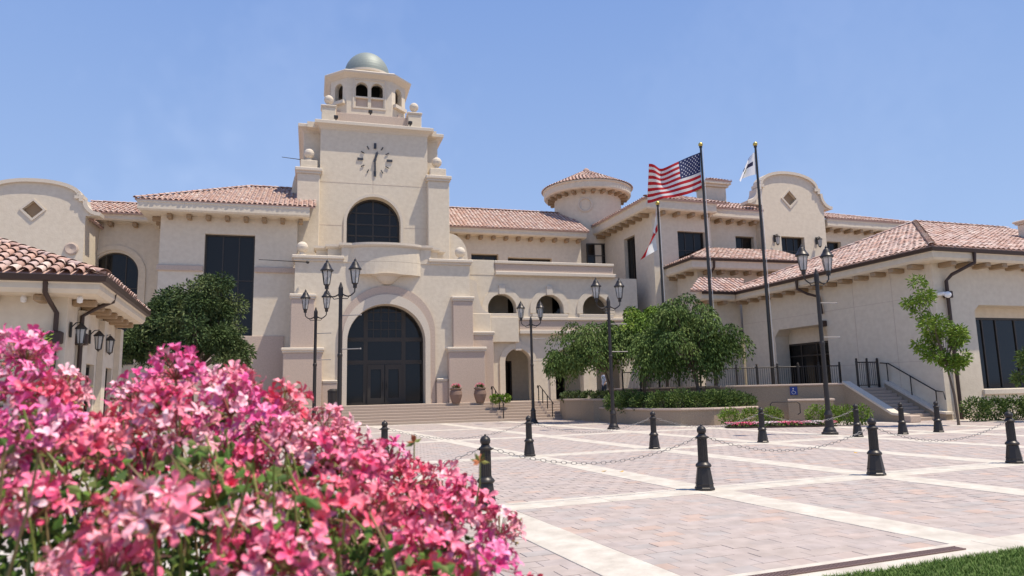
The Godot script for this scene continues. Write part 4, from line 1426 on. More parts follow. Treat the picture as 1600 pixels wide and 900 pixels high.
func lamp_proto() -> Node3D:
	var o := thing("lamp_post", "", "lamp post", Vector3.ZERO, 0, "double-lantern lamp posts")
	var b := MB.new()
	b.lathe([Vector2(0, 0), Vector2(.27, 0), Vector2(.27, .06), Vector2(.22, .09), Vector2(.2, .16), Vector2(.15, .24), Vector2(.13, .6), Vector2(.145, .66), Vector2(.12, .72), Vector2(.085, .8)], 16)
	part(o, "base", b, M.iron)
	var p := MB.new()
	p.lathe([Vector2(.085, .79), Vector2(.075, 3.0), Vector2(.09, 3.05), Vector2(.09, 3.12), Vector2(.07, 3.16), Vector2(.065, 5.15), Vector2(.085, 5.2), Vector2(.085, 5.5), Vector2(.05, 5.6), Vector2(.02, 5.7), Vector2(0, 5.72)], 14)
	part(o, "pole", p, M.iron)
	for y in [3.3, 4.5]:
		var rd := MB.new()
		rd.tube([Vector3(.07, y, 0), Vector3(.75, y, 0)], .018, .018, 6)
		rd.ball(Vector3(.76, y, 0), .03, 8)
		part(o, "banner_arm", rd, M.chain)
	for s in [-1.0, 1.0]:
		var a := MB.new()
		var pts := []
		for i in 9:
			var t := i / 8.0
			pts.append(Vector3(s * (.06 + .46 * t), 5.28 - .14 * sin(t * PI * .9) + .1 * t, 0))
		pts.append(Vector3(s * .53, 5.5, 0))
		a.tube(pts, .028, .024, 6)
		a.tube([Vector3(s * .07, 5.12, 0), Vector3(s * .25, 5.1, 0), Vector3(s * .33, 5.2, 0)], .016, .014, 6)
		part(o, "arm", a, M.iron)
		var c := Vector3(s * .53, 5.48, 0)
		var l := MB.new()
		l.lathe([Vector2(0, 0), Vector2(.07, 0), Vector2(.075, .12), Vector2(.11, .16), Vector2(.06, .19), Vector2(.05, .42), Vector2(0, .44)], 10, c)
		for k in 6:
			var t := TAU * k / 6.0
			l.tube([c + Vector3(cos(t) * .11, .16, sin(t) * .11), c + Vector3(cos(t) * .185, .66, sin(t) * .185)], .012, .012, 4)
		var ln := part(o, "lantern", l, M.iron)
		var g := MB.new()
		g.lathe([Vector2(.1, .17), Vector2(.175, .655)], 6, c, false)
		part(ln, "lantern_glass", g, M.lamp_glass)
		var h := MB.new()
		h.lathe([Vector2(.0, .66), Vector2(.235, .66), Vector2(.235, .7), Vector2(.16, .8), Vector2(.1, .93), Vector2(.05, .98), Vector2(.045, 1.03), Vector2(.015, 1.06), Vector2(0, 1.12)], 12, c)
		part(ln, "hood", h, M.iron)
	return o

func lamps() -> void:
	var proto := lamp_proto()
	var list := [
		[Vector3(10.68, .007, -24.4), 18.0, "tall double lantern lamp post before the ramp on the right"],
		[Vector3(4.2, .007, -30.6), 10.0, "double lantern lamp post in front of the leafy planter trees"],
		[Vector3(.98, .007, -38.0), 5.0, "double lantern lamp post before the lower round arch"],
		[Vector3(-6.15, .007, -25.0), -8.0, "taller looking double lantern lamp post left of the arched entrance"],
		[Vector3(-9.0, .007, -32.0), -12.0, "smaller looking double lantern lamp post at the tower's left pier"]]
	for i in list.size():
		if i == 0:
			proto.position = list[i][0]
			proto.rotation.y = deg_to_rad(list[i][1])
			proto.set_meta("label", list[i][2])
		else:
			copy_of(proto, "lamp_post", list[i][2], list[i][0], list[i][1])

# ------------------------------------------------------------------ flags
func cloth(called: String, label: String, at: Vector3, w: float, h: float, img: Image, shape: Callable) -> void:
	# shape(u, v) gives the place of the cloth point u along the fly, v down the hoist
	var b := MB.new()
	var nu := 40
	var nv := 22
	var m := StandardMaterial3D.new()
	m.albedo_texture = ImageTexture.create_from_image(img)
	m.roughness = .8
	m.backlight = Color(.3, .3, .3)
	var pt := []
	for i in nu + 1:
		var row := []
		for j in nv + 1:
			row.append(shape.call(i / float(nu), j / float(nv)))
		pt.append(row)
	for i in nu:
		for j in nv:
			var k := [[i, j], [i + 1, j], [i + 1, j + 1], [i, j + 1]]
			for t in [[0, 1, 2], [0, 2, 3]]:
				b.tri(pt[k[t[0]][0]][k[t[0]][1]], pt[k[t[1]][0]][k[t[1]][1]], pt[k[t[2]][0]][k[t[2]][1]])
				for q in [t[0], t[2], t[1]]:
					b.uv.push_back(Vector2(k[q][0] / float(nu), k[q][1] / float(nv)))
	tag(part(self, called, b, m, Transform3D(Basis.IDENTITY, at)), label, "flag", "flags on the poles")

func flagpole(label: String, at: Vector3, h: float, r := .1) -> void:
	var o := thing("flagpole", label, "flagpole", at, 0, "flagpoles on the terrace")
	var b := MB.new()
	b.lathe([Vector2(0, 0), Vector2(r * 2.2, 0), Vector2(r * 2.2, .12), Vector2(r * 1.2, .25), Vector2(r, .3), Vector2(r * .6, h - .2), Vector2(r * .9, h - .18), Vector2(r * .9, h - .1), Vector2(0, h - .1)], 14)
	part(o, "pole", b, M.pole)
	var k := MB.new()
	k.ball(Vector3(0, h, 0), .13, 14)
	part(o, "ball_finial", k, M.gold)
	var hl := MB.new()
	hl.tube([Vector3(r * 1.15, 1.3, r), Vector3(r * .9, h - .25, r * .7)], .012, .012, 4)
	part(o, "halyard", hl, M.white)

func flags() -> void:
	var fl := 1.5
	flagpole("tall flagpole flying the striped red and white flag", Vector3(10.78, fl, -38), 13.7)
	flagpole("tall flagpole with furled white emblem flag, rightmost of three", Vector3(13.85, fl, -38), 13.65)
	flagpole("shorter flagpole with drooping white and red flag, leftmost of three", Vector3(8.62, fl, -40), 10.9, .085)
	# stars and stripes
	var im := Image.create(380, 200, true, Image.FORMAT_RGB8)
	im.fill(Color(.86, .85, .84))
	for i in 13:
		if i % 2 == 0:
			im.fill_rect(Rect2i(0, int(i * 200 / 13.0), 380, int(200 / 13.0) + 1), Color(.70, .07, .12))
	im.fill_rect(Rect2i(0, 0, 152, 108), Color(.12, .15, .33))
	for r in 9:
		for c in 11:
			if (r + c) % 2 == 0:
				im.fill_rect(Rect2i(int(152 * (c + 1) / 12.0) - 3, int(108 * (r + 1) / 10.0) - 3, 6, 6), Color(.85, .85, .86))
	im.generate_mipmaps()
	cloth("national_flag", "waving flag with red and white stripes and starred blue canton", Vector3(10.72, 14.75, -38), 3.0, 2.1, im, func(u, v):
		var x = -3.05 * u + .12 * sin(u * 9.0) * u
		var y = -2.05 * v * (1.0 - .08 * u) - 1.55 * u * (1 - .45 * u) + .1 * sin(u * 8.0 + v * 1.5) * u
		var z = .34 * sin(u * 7.5 - v * 2.2) * (.25 + u) + .12 * sin(u * 15.0 + v * 3.0) * u
		return Vector3(x, y, z))
	# white flag with a broad red hem, hanging slack
	var ca := Image.create(256, 160, true, Image.FORMAT_RGB8)
	ca.fill(Color(.86, .86, .85))
	ca.fill_rect(Rect2i(0, 116, 256, 44), Color(.70, .04, .07))
	ca.fill_rect(Rect2i(80, 62, 96, 38), Color(.34, .30, .26))
	ca.fill_rect(Rect2i(92, 96, 14, 14), Color(.34, .30, .26))
	ca.fill_rect(Rect2i(150, 96, 14, 14), Color(.34, .30, .26))
	ca.fill_rect(Rect2i(20, 22, 18, 18), Color(.62, .10, .12))
	ca.generate_mipmaps()
	cloth("state_flag", "slack white flag with dark emblem and broad red hem", Vector3(8.54, 12.25, -40), 1.9, 1.7, ca, func(u, v):
		var x = -u * (.05 + 1.05 * v) - .12 * sin(PI * u) * (1 - v)
		var y = -1.5 * v * (1 - .6 * u) - 2.6 * u
		var z = .10 * sin(u * 5.0 + v * 5.0) * u
		return Vector3(x, y, z))
	var ci := Image.create(256, 160, true, Image.FORMAT_RGB8)
	ci.fill(Color(.87, .87, .88))
	ci.fill_rect(Rect2i(30, 62, 190, 30), Color(.08, .08, .24))
	ci.fill_rect(Rect2i(100, 98, 70, 26), Color(.62, .60, .18))
	ci.generate_mipmaps()
	cloth("city_flag", "bunched white flag with dark blue band and yellow mark", Vector3(13.78, 14.7, -38), 1.6, 1.7, ci, func(u, v):
		var x = -1.2 * sin(u * 1.8) * (.35 + .65 * v)
		var y = -1.3 * v - .65 * u
		var z = .4 * (1 - cos(u * 2.6)) * v + .1 * sin(u * 9.0)
		return Vector3(x, y, z))

# ------------------------------------------------------------------ terrace, planters, greenery
func railing(label: String, a: Vector3, e: Vector3, h: float, n_posts: int) -> void:
	var o := thing("railing", label, "railing", a, 0, "dark iron railings")
	var d := e - a
	var r := MB.new()
	r.tube([Vector3(0, h, 0), d + Vector3(0, h, 0)], .03, .03, 6)
	r.tube([Vector3(0, .12, 0), d + Vector3(0, .12, 0)], .02, .02, 6)
	part(o, "rail", r, M.iron)
	var pm := MB.new()
	pm.box(Vector3(-.045, 0, -.045), Vector3(.045, h + .1, .045), .01)
	pm.ball(Vector3(0, h + .15, 0), .06, 8)
	var m := pm.mesh()
	for i in n_posts:
		put(o, "post", m, M.iron, Transform3D(Basis.IDENTITY, d * (i / float(n_posts - 1))))
	var b := MB.new()
	var k := int(d.length() / .11)
	for i in k:
		var p := d * ((i + .5) / k)
		b.box(p + Vector3(-.009, .12, -.009), p + Vector3(.009, h, .009))
	tag(part(o, "balusters", b, M.iron), "", "", "", "stuff")

func strip_wall(o: Node, called: String, path: Array, h: float, t: float, m: Material, cm: Material) -> void:
	var b := MB.new()
	b.sweep(path, [Vector2(-t, -.05), Vector2(0, -.05), Vector2(0, h), Vector2(-t, h)])
	part(o, called, b, m)
	var c := MB.new()
	c.sweep(path, [Vector2(-t - .05, h + .002), Vector2(.05, h + .002), Vector2(.07, h + .05), Vector2(.05, h + .1), Vector2(-t - .05, h + .1)])
	part(o, "coping", c, cm)

func terrace() -> void:
	var o := thing("terrace", "raised tan stone terrace in front of the right-hand buildings", "terrace")
	var path := [Vector3(5.5, 0, -43.0), Vector3(7.5, 0, -39.5), Vector3(10.3, 0, -35.6), Vector3(15.75, 0, -34.1)]
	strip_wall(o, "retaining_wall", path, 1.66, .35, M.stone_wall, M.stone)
	var f := MB.new()
	var poly := PackedVector2Array([Vector2(5.8, -43.0), Vector2(7.8, -39.6), Vector2(10.4, -35.95), Vector2(15.6, -34.55), Vector2(18.2, -35.3), Vector2(15.0, -45.0), Vector2(11.0, -48.0)])
	f.slab(poly, [], 0, 0.1)
	part(o, "floor", f, M.step, Transform3D(Basis(Vector3(1, 0, 0), Vector3(0, 0, 1), Vector3(0, -1, 0)), Vector3(0, 1.5, 0)))
	# low wall of the ramp in front
	strip_wall(o, "ramp_wall", [Vector3(12.9, 0, -33.7), Vector3(14.8, 0, -33.15), Vector3(15.05, 0, -33.9)], .95, .25, M.stone_wall, M.stone)
	var sg := thing("access_sign", "small blue square sign on the terrace wall", "sign", Vector3(13.6, 1.43, -34.692) + Vector3(-.265, 0, .964) * .02, rad_to_deg(atan2(-.265, .964)))
	block(sg, "panel", Vector3(-.17, -.2, 0), Vector3(.17, .2, .02), M.blue, .005)
	var gl := MB.new()
	gl.ball(Vector3(-.02, .11, .022), .03, 8)
	gl.tube([Vector3(-.02, .07, .024), Vector3(-.02, -.02, .024), Vector3(.06, -.03, .024), Vector3(.09, -.12, .024)], .012, .012, 5)
	var arc := []
	for i in 10:
		var t := .6 + 4.2 * i / 9.0
		arc.append(Vector3(-.01 + .085 * cos(t + 1.2), -.07 + .085 * sin(t + 1.2), .024))
	gl.tube(arc, .01, .01, 5)
	part(sg, "symbol", gl, M.white)
	# side stairs between two sloping cheek walls
	var s := thing("side_stairs", "stone stairs with sloping sunlit cheek wall climbing to the terrace", "stairs", Vector3(15.75, 0, -34.1), -72)
	for z in [0.0, -2.5]:
		var p := PackedVector2Array([Vector2(0, 0), Vector2(3.25, 0), Vector2(3.25, .26), Vector2(2.75, .3), Vector2(0, 1.72)])
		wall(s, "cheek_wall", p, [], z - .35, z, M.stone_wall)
		var c := MB.new()
		c.slab(PackedVector2Array([Vector2(0, 1.725), Vector2(2.75, .305), Vector2(3.3, .263), Vector2(3.3, .36), Vector2(2.77, .41), Vector2(.02, 1.83)]), [], z - .4, z + .06)
		part(s, "cheek_cap", c, M.trim)
	for i in 10:
		block(s, "step", Vector3(-.3, 1.5 * i / 10.0 - .01 * int(i == 0), -2.497), Vector3(2.75 - i * .29, 1.5 * (i + 1) / 10.0 - .004, -.353), M.step, .012)
	block(s, "foot_block", Vector3(3.31, 0, -.5), Vector3(3.75, .3, .1), M.stone, .03)
	railing("iron railing in front of the dark glass side doors", Vector3(10.6, 1.5, -37.2), Vector3(16.9, 1.5, -36.8), 1.15, 7)
	railing("long iron railing in the shade behind the planter trees", Vector3(6.3, 1.5, -41.2), Vector3(9.6, 1.5, -36.6), 1.15, 5)
	railing("short iron guard rail at the head of the side stairs", Vector3(17.0, 1.5, -35.15), Vector3(18.2, 1.5, -35.5), 1.25, 3)
	var h := thing("stair_handrail", "dark handrail sloping down the far cheek of the side stairs", "handrail", s.position, -72)
	var b := MB.new()
	b.tube([Vector3(-.3, 2.7, -2.67), Vector3(.2, 2.65, -2.67), Vector3(2.7, 1.3, -2.67), Vector3(3.1, 1.25, -2.67), Vector3(3.15, .9, -2.67)], .03, .03, 6)
	part(h, "rail", b, M.iron)
	for x in [.1, 1.4, 2.7]:
		var q := MB.new()
		var yb = 1.76 - x * .516
		q.tube([Vector3(x, yb, -2.67), Vector3(x, yb + .95, -2.67)], .028, .028, 6)
		part(h, "post", q, M.iron)
	var loop := thing("ramp_handrail", "looped dark handrail end at the foot of the ramp", "handrail", Vector3(12.3, 0, -32.6))
	var lb := MB.new()
	lb.tube([Vector3(-.6, .1, -.1), Vector3(-.6, .85, -.1), Vector3(-.5, .95, -.1), Vector3(.5, .95, .2), Vector3(.62, .85, .22), Vector3(.62, .45, .22), Vector3(.5, .38, .2)], .025, .025, 6)
	part(loop, "rail", lb, M.iron)

func planter() -> void:
	var o := thing("curved_planter", "low curved tan stone planter wall holding the leafy trees", "planter")
	var path := [Vector3(3.9, 0, -42.5), Vector3(4.5, 0, -38.5), Vector3(5.0, 0, -36.6), Vector3(5.65, 0, -34.8), Vector3(6.4, 0, -33.2), Vector3(7.5, 0, -32.2), Vector3(8.9, 0, -32.0), Vector3(10.2, 0, -32.5), Vector3(11.3, 0, -33.3)]
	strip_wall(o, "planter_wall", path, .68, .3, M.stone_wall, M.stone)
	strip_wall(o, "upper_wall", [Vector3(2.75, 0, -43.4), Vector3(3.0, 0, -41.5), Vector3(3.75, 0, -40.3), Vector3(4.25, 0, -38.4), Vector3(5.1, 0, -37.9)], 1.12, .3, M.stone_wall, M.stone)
	var f := MB.new()
	var p2 := PackedVector2Array()
	for q in path:
		p2.append(Vector2(q.x + .2, q.z - .2))
	p2.append_array(PackedVector2Array([Vector2(9.9, -35.1), Vector2(7.6, -39.6), Vector2(5.6, -43.0)]))
	f.slab(p2, [], 0, .1)
	part(o, "soil", f, M.soil, Transform3D(Basis(Vector3(1, 0, 0), Vector3(0, 0, 1), Vector3(0, -1, 0)), Vector3(0, .6, 0)))

func foliage(b: MB, c: Vector3, r: Vector3, n: int, size: float, inks: Array, droop := 0.0, inner := .55) -> void:
	for i in n:
		var d := Vector3(rng.randfn(), rng.randfn(), rng.randfn()).normalized()
		var p := c + d * r * rng.randf_range(inner, 1.0)
		var g := (d + Vector3(rng.randf_range(-.8, .8), rng.randf_range(-.4, .8) - droop, rng.randf_range(-.8, .8))).normalized()
		var s := g.cross(Vector3(rng.randf_range(-1, 1), rng.randf_range(-1, 1), rng.randf_range(-1, 1))).normalized()
		b.ink(inks[rng.randi() % inks.size()])
		b.leaf(p, g, s, size * rng.randf_range(.7, 1.3), size * rng.randf_range(.22, .36))

func shrub(called: String, label: String, cat: String, blobs: Array, n: int, size: float, inks: Array, group := "") -> void:
	# blobs: [centre, radii]; the first one's centre stands over the base
	var c0: Vector3 = blobs[0][0]
	var base := Vector3(c0.x, blobs[0][2] if blobs[0].size() > 2 else 0.0, c0.z)
	var o := thing(called, label, cat, base, 0, group)
	var st := MB.new()
	var b := MB.new()
	for q in blobs:
		var c: Vector3 = q[0] - base
		for i in 5:
			var e = c + Vector3(rng.randf_range(-.6, .6), rng.randf_range(.0, .5), rng.randf_range(-.6, .6)) * q[1]
			st.tube([Vector3(c.x + rng.randf_range(-.05, .05), -.02, c.z), (e + Vector3(c.x, 0, c.z)) / 2, e], .016, .006, 4)
		foliage(b, c, q[1], n, size, inks, 0.0, .45)
		for i in n / 12:   # stray shoots that break the outline
			var d := Vector3(rng.randfn(), absf(rng.randfn()) + .2, rng.randfn()).normalized()
			b.ink(inks[rng.randi() % inks.size()])
			b.leaf(c + d * q[1] * rng.randf_range(.95, 1.12), d, d.cross(Vector3(.2, .3, .9)).normalized(), size, size * .3)
	tag(part(o, "stem", st, M.bark), "", "", "", "stuff")
	part(o, "foliage", b, M.leaf)

func tree(called: String, label: String, at: Vector3, lobes: Array, trunk_r: float, n: int, size: float, inks: Array, droop: float, clump := .55) -> void:
	# lobes: [centre offset from the base, radii]
	var o := thing(called, label, "tree", at)
	var tr := MB.new()
	var b := MB.new()
	var fork := Vector3.ZERO
	var low := 1e9
	for l in lobes:
		fork += l[0] / lobes.size()
		low = minf(low, l[0].y - l[1].y)
	fork = Vector3(fork.x * .45, maxf(low + .2, fork.y * .45), fork.z * .45)
	tr.tube([Vector3(0, -.05, 0), Vector3(0, .1, 0), fork * .5 + Vector3(.05, 0, .03), fork], trunk_r * 1.25, trunk_r * .75, 9)
	for l in lobes:
		var vol: float = l[1].x * l[1].y * l[1].z
		var k := int(clampf(pow(vol, .6) * 9.0, 7, 46))
		for i in k:
			var d := Vector3(rng.randfn(), rng.randfn() * .9 + .1, rng.randfn()).normalized()
			var c: Vector3 = l[0] + d * l[1] * pow(rng.randf(), .4) * .88
			var bend := fork.lerp(c, .5) + Vector3(rng.randf_range(-.15, .15), .25, rng.randf_range(-.15, .15))
			tr.tube([fork, bend, c], trunk_r * .32, trunk_r * .06, 5)
			var cr := clump * rng.randf_range(.65, 1.25)
			var m := int(n / float(k))
			var tone := rng.randf()
			for j in m:
				# leaves along drooping twigs
				var dd := Vector3(rng.randfn(), rng.randfn() * .7, rng.randfn()).normalized()
				var t := pow(rng.randf(), .5)
				var p := c + dd * cr * t - Vector3(0, droop * cr * t * t, 0)
				var g := (dd * .8 + Vector3(0, -droop * 1.3 + rng.randf_range(-.3, .5), 0) + Vector3(rng.randf_range(-.5, .5), 0, rng.randf_range(-.5, .5))).normalized()
				var s := g.cross(Vector3(rng.randf_range(-1, 1), rng.randf_range(-.3, 1), rng.randf_range(-1, 1))).normalized()
				var ink: Color = inks[(rng.randi() % 2 + int(tone * (inks.size() - 1))) % inks.size()]
				b.ink(ink)
				b.leaf(p, g, s, size * rng.randf_range(.7, 1.35), size * rng.randf_range(.16, .27))
	part(o, "trunk", tr, M.bark)
	part(o, "crown", b, M.leaf)

func greenery() -> void:
	var dark := [Color(.045, .075, .028), Color(.065, .10, .035), Color(.085, .12, .04), Color(.115, .145, .055)]
	var mid := [Color(.045, .082, .02), Color(.068, .115, .026), Color(.10, .15, .036), Color(.15, .205, .055)]
	var fresh := [Color(.10, .17, .02), Color(.14, .225, .03), Color(.20, .285, .04), Color(.125, .205, .025)]
	tree("shade_tree", "dense dark green tree in front of the left wing", Vector3(-13.6, 0, -30), [[Vector3(-.2, 4.5, 0), Vector3(2.5, 2.0, 2.4)], [Vector3(.8, 5.7, .3), Vector3(1.5, 1.4, 1.5)], [Vector3(-1.3, 5.4, -.2), Vector3(1.4, 1.4, 1.3)], [Vector3(1.7, 3.9, .2), Vector3(1.2, 1.5, 1.3)], [Vector3(-2.1, 3.9, .2), Vector3(1.0, 1.3, 1.1)]], .14, 9000, .15, dark, .35)
	tree("planter_tree", "drooping leafy tree at the planter's left end", Vector3(5.3, .6, -38), [[Vector3(-1.1, 3.6, 0), Vector3(2.2, 1.6, 2.0)], [Vector3(-2.4, 2.9, .2), Vector3(1.1, 1.1, 1.0)], [Vector3(.8, 3.9, 0), Vector3(1.6, 1.4, 1.4)]], .1, 6500, .16, mid, .95, .7)
	tree("planter_tree", "drooping leafy tree at the planter's right end, largest of the three", Vector3(9.1, .6, -35), [[Vector3(-.7, 3.8, 0), Vector3(2.3, 1.7, 2.1)], [Vector3(.9, 3.3, .2), Vector3(1.4, 1.5, 1.3)], [Vector3(-.3, 4.7, 0), Vector3(1.5, 1.1, 1.3)], [Vector3(-2.0, 3.1, .2), Vector3(1.2, 1.1, 1.1)]], .1, 6500, .16, mid, .95, .7)
	tree("planter_tree", "lighter leafy tree partly hidden behind the two planter trees", Vector3(7.0, .6, -38.6), [[Vector3(-.2, 4.3, 0), Vector3(1.8, 1.5, 1.5)], [Vector3(.3, 5.2, 0), Vector3(1.2, .9, .9)]], .09, 4500, .16, fresh, .8, .6)
	tree("young_tree", "slender young tree with bright leaves before the right building", Vector3(17.3, 0, -28), [[Vector3(-1.15, 5.0, 0), Vector3(.6, .85, .6)], [Vector3(-.9, 4.0, .1), Vector3(.8, .8, .7)], [Vector3(-.7, 3.1, .1), Vector3(.7, .55, .6)], [Vector3(.1, 3.6, 0), Vector3(.5, .75, .5)], [Vector3(.1, 2.6, 0), Vector3(.4, .45, .4)]], .05, 950, .15, fresh, .2, .3)
	tree("young_tree", "small leafy tree against the dark window at the right edge", Vector3(21.4, 0, -29.4), [[Vector3(.0, 2.5, 0), Vector3(1.05, .95, .9)], [Vector3(.5, 1.6, 0), Vector3(.9, .7, .8)]], .05, 2000, .16, mid, .3, .34)
	tree("pavilion_shrub", "small light green shrub peeking above the geraniums at the left building", Vector3(-10.5, 0, -15.2), [[Vector3(0, 2.75, 0), Vector3(.5, .5, .5)]], .05, 900, .08, fresh, .1, .3)
	# hedge in the planter
	var row := []
	var hp := [Vector3(5.3, 1.0, -36.6), Vector3(5.75, 1.0, -35.6), Vector3(6.3, 1.0, -34.6), Vector3(6.9, 1.0, -33.6), Vector3(7.7, 1.0, -33.1), Vector3(8.5, 1.0, -32.9), Vector3(9.3, 1.0, -33.0), Vector3(10.0, .95, -33.3), Vector3(10.7, .9, -33.8)]
	for i in hp.size():
		row.append([hp[i], Vector3(.72, .52 + .08 * sin(i * 2.1), .62), .6])
	shrub("planter_hedge", "clipped green hedge filling the curved planter", "hedge", row, 1500, .11, mid)
	var ur := []
	for i in 5:
		ur.append([Vector3(3.2 + i * .55, 1.3, -42.2 + i * .5), Vector3(.5, .32, .45), .6])
	shrub("planter_hedge", "low green hedge on the upper planter wall behind the steps", "hedge", ur, 700, .11, dark)
	var nm := ["leftmost of the three low round shrubs before the planter", "middle one of the three low round shrubs before the planter", "rightmost of the three low round shrubs before the planter"]
	for i in 3:
		shrub("round_shrub", nm[i], "shrub", [[Vector3(9.15 + i * .85, .38, -30.5 + .15 * i), Vector3(.45, .38, .42)]], 900, .08, fresh, "low shrubs along the plaza edge")
	var rr := []
	for i in 4:
		rr.append([Vector3(12.5 + i * .6, .4, -29.75 + .06 * i), Vector3(.42, .42, .4)])
	shrub("low_hedge", "low yellow-green hedge at the foot of the ramp wall", "hedge", rr, 800, .08, fresh)
	var rn := ["first green shrub right of the young tree by the wall", "second green shrub right of the young tree by the wall", "third green shrub right of the young tree by the wall", "last green shrub by the wall near the right edge"]
	for i in 4:
		shrub("wall_shrub", rn[i], "shrub", [[Vector3(19.6 + i * 1.0, .48, -30.4 - .3 * i), Vector3(.58, .5, .5)]], 1100, .1, mid, "shrubs along the right building")
	shrub("step_plant", "bright low plant beside the handrail on the steps", "plant", [[Vector3(-1.1, 1.3, -42.9), Vector3(.35, .25, .3), 1.05], [Vector3(-.55, 1.3, -43.1), Vector3(.3, .22, .3), 1.05]], 420, .12, fresh)
	# bed of pink and white flowers
	var o := thing("flower_bed", "strip of pink, red and white bedding flowers at the plaza edge", "flower bed", Vector3(10.8, 0, -29.4), -4)
	var f := MB.new()
	f.slab(rect(-2.1, 2.2, -.35, .35), [], 0, .06)
	part(o, "soil", f, M.soil, Transform3D(Basis(Vector3(1, 0, 0), Vector3(0, 0, 1), Vector3(0, -1, 0)), Vector3(0, .065, 0)))
	var lf := MB.new()
	var bl := MB.new()
	for i in 1500:
		var p := Vector3(rng.randf_range(-2.1, 2.2), rng.randf_range(.05, .16), rng.randf_range(-.35, .35))
		var d := Vector3(rng.randf_range(-.7, .7), 1, rng.randf_range(-.7, .7)).normalized()
		lf.ink(mid[i % 4])
		lf.leaf(p, d, d.cross(Vector3(.4, .1, .8)).normalized(), .08, .03)
		if i % 2 == 0:
			var seg := sin(p.x * 3.1) + rng.randf_range(-.5, .5)
			bl.ink(Color(.75, .10, .22) if seg > .3 else (Color(.78, .70, .70) if seg < -.55 else Color(.75, .3, .42)))
			for k in 3:
				var e := Vector3(cos(k * 2.1 + i), .5, sin(k * 2.1 + i)).normalized()
				bl.leaf(p + Vector3(0, .07, 0), e, e.cross(Vector3.UP).normalized(), .06, .03)
	part(o, "foliage", lf, M.leaf)
	part(o, "blossom", bl, M.petal)

# ------------------------------------------------------------------ geraniums in the foreground
func umbel(seed_: int, hue: int) -> Array:
	# one geranium head: florets of five cupped petals on thin stalks round one point; returns petals and stalks
	var r := RandomNumberGenerator.new()
	r.seed = seed_
	var sets := [[Color(.82, .13, .36), Color(.85, .22, .45), Color(.76, .09, .30), Color(.86, .30, .50)], [Color(.82, .12, .20), Color(.84, .20, .28), Color(.84, .28, .34), Color(.76, .09, .17)], [Color(.85, .24, .33), Color(.86, .33, .41), Color(.83, .17, .28), Color(.88, .44, .50)], [Color(.81, .12, .25), Color(.84, .20, .33), Color(.78, .085, .22), Color(.86, .30, .40)]]
	var cols: Array = sets[hue % 4]
	var b := MB.new()
	var st := MB.new()
	var nf := r.randi_range(20, 27)
	for i in nf:
		var y := 1.0 - 1.25 * (i + .5) / nf
		var t := i * 2.39996 + r.randf_range(-.3, .3)
		var h := sqrt(maxf(0.0, 1 - y * y))
		var d := Vector3(h * cos(t), y, h * sin(t))
		d = (d + Vector3(r.randf_range(-.25, .25), r.randf_range(-.2, .25), r.randf_range(-.25, .25))).normalized()
		var len := r.randf_range(.026, .054)
		var c := d * len
		st.ink(Color(.34, .10, .11) if r.randf() < .65 else Color(.20, .22, .07))
		st.tube([Vector3(0, -.012, 0), c * .5 + Vector3(0, -.002, 0), c], .0011, .0009, 4)
		var ax := (d + Vector3(r.randf_range(-.5, .5), r.randf_range(-.4, .5), r.randf_range(-.5, .5))).normalized()
		var u := ax.cross(Vector3(.31, .2, .9)).normalized()
		var w := ax.cross(u)
		var op := pow(r.randf(), 1.5) * .9      # how far the floret is open
		var base: Color = cols[r.randi() % 4]
		if r.randf() < .09:
			base = Color(.90, .62, .66)  # highlights painted into some florets as a paler petal colour
		var spin := r.randf() * TAU
		for k in 5:
			var a := spin + TAU * k / 5.0 + r.randf_range(-.18, .18)
			var o := (u * cos(a) + w * sin(a))
			var s := o.cross(ax).normalized()
			var l := r.randf_range(.017, .030)
			var wd := r.randf_range(.0032, .0062)
			b.ink(base.lerp(cols[r.randi() % 4], r.randf() * .5))
			var out := o * lerpf(.35, 1.0, op) + ax * lerpf(.95, .25, op)
			out = out.normalized()
			var nn := s.cross(out).normalized()
			var rip := r.randf_range(-.0025, .0025)
			var p0 := c
			var p1 := c + out * l * .45
			var p2 := c + out * l * .85 - nn * .0015
			var p3 := c + out * l - nn * (.0065 + rip * 1.5)
			var e1 := s * wd * .75 + nn * .0022
			var e2 := s * wd * 1.1 + nn * (.001 + rip)
			var q1 := -s * wd * .75 + nn * .0022
			var q2 := -s * wd * 1.1 + nn * (.001 - rip)
			var e3 := s * wd * .5
			var tris := [[p0, p1 + e1, p1], [p0, p1, p1 + q1], [p1, p1 + e1, p2 + e2], [p1, p2 + e2, p2], [p1, p2, p2 + q2], [p1, p2 + q2, p1 + q1], [p2, p2 + e2, p3 + e3], [p2, p3 + e3, p3], [p2, p3, p3 - e3], [p2, p3 - e3, p2 + q2]]
			for q in tris:
				b.tri(q[0], q[1], q[2])
	for i in 9:
		var d := Vector3(r.randf_range(-1, 1), r.randf_range(-.5, 1), r.randf_range(-1, 1)).normalized()
		var e := d * r.randf_range(.03, .06)
		st.ink([Color(.42, .13, .12), Color(.30, .20, .09), Color(.24, .25, .08)][i % 3])
		st.tube([Vector3(0, -.012, 0), e * .6, e], .0011, .0013, 4)
		st.ink([Color(.55, .14, .16), Color(.40, .30, .12), Color(.28, .28, .10)][i % 3])
		for k in 3:
			var g := (d + Vector3(r.randf_range(-.5, .5), r.randf_range(-.5, .5), r.randf_range(-.5, .5))).normalized()
			st.leaf(e, g, g.cross(Vector3(.3, .5, .8)).normalized(), .012, .0022)
	return [b, st]

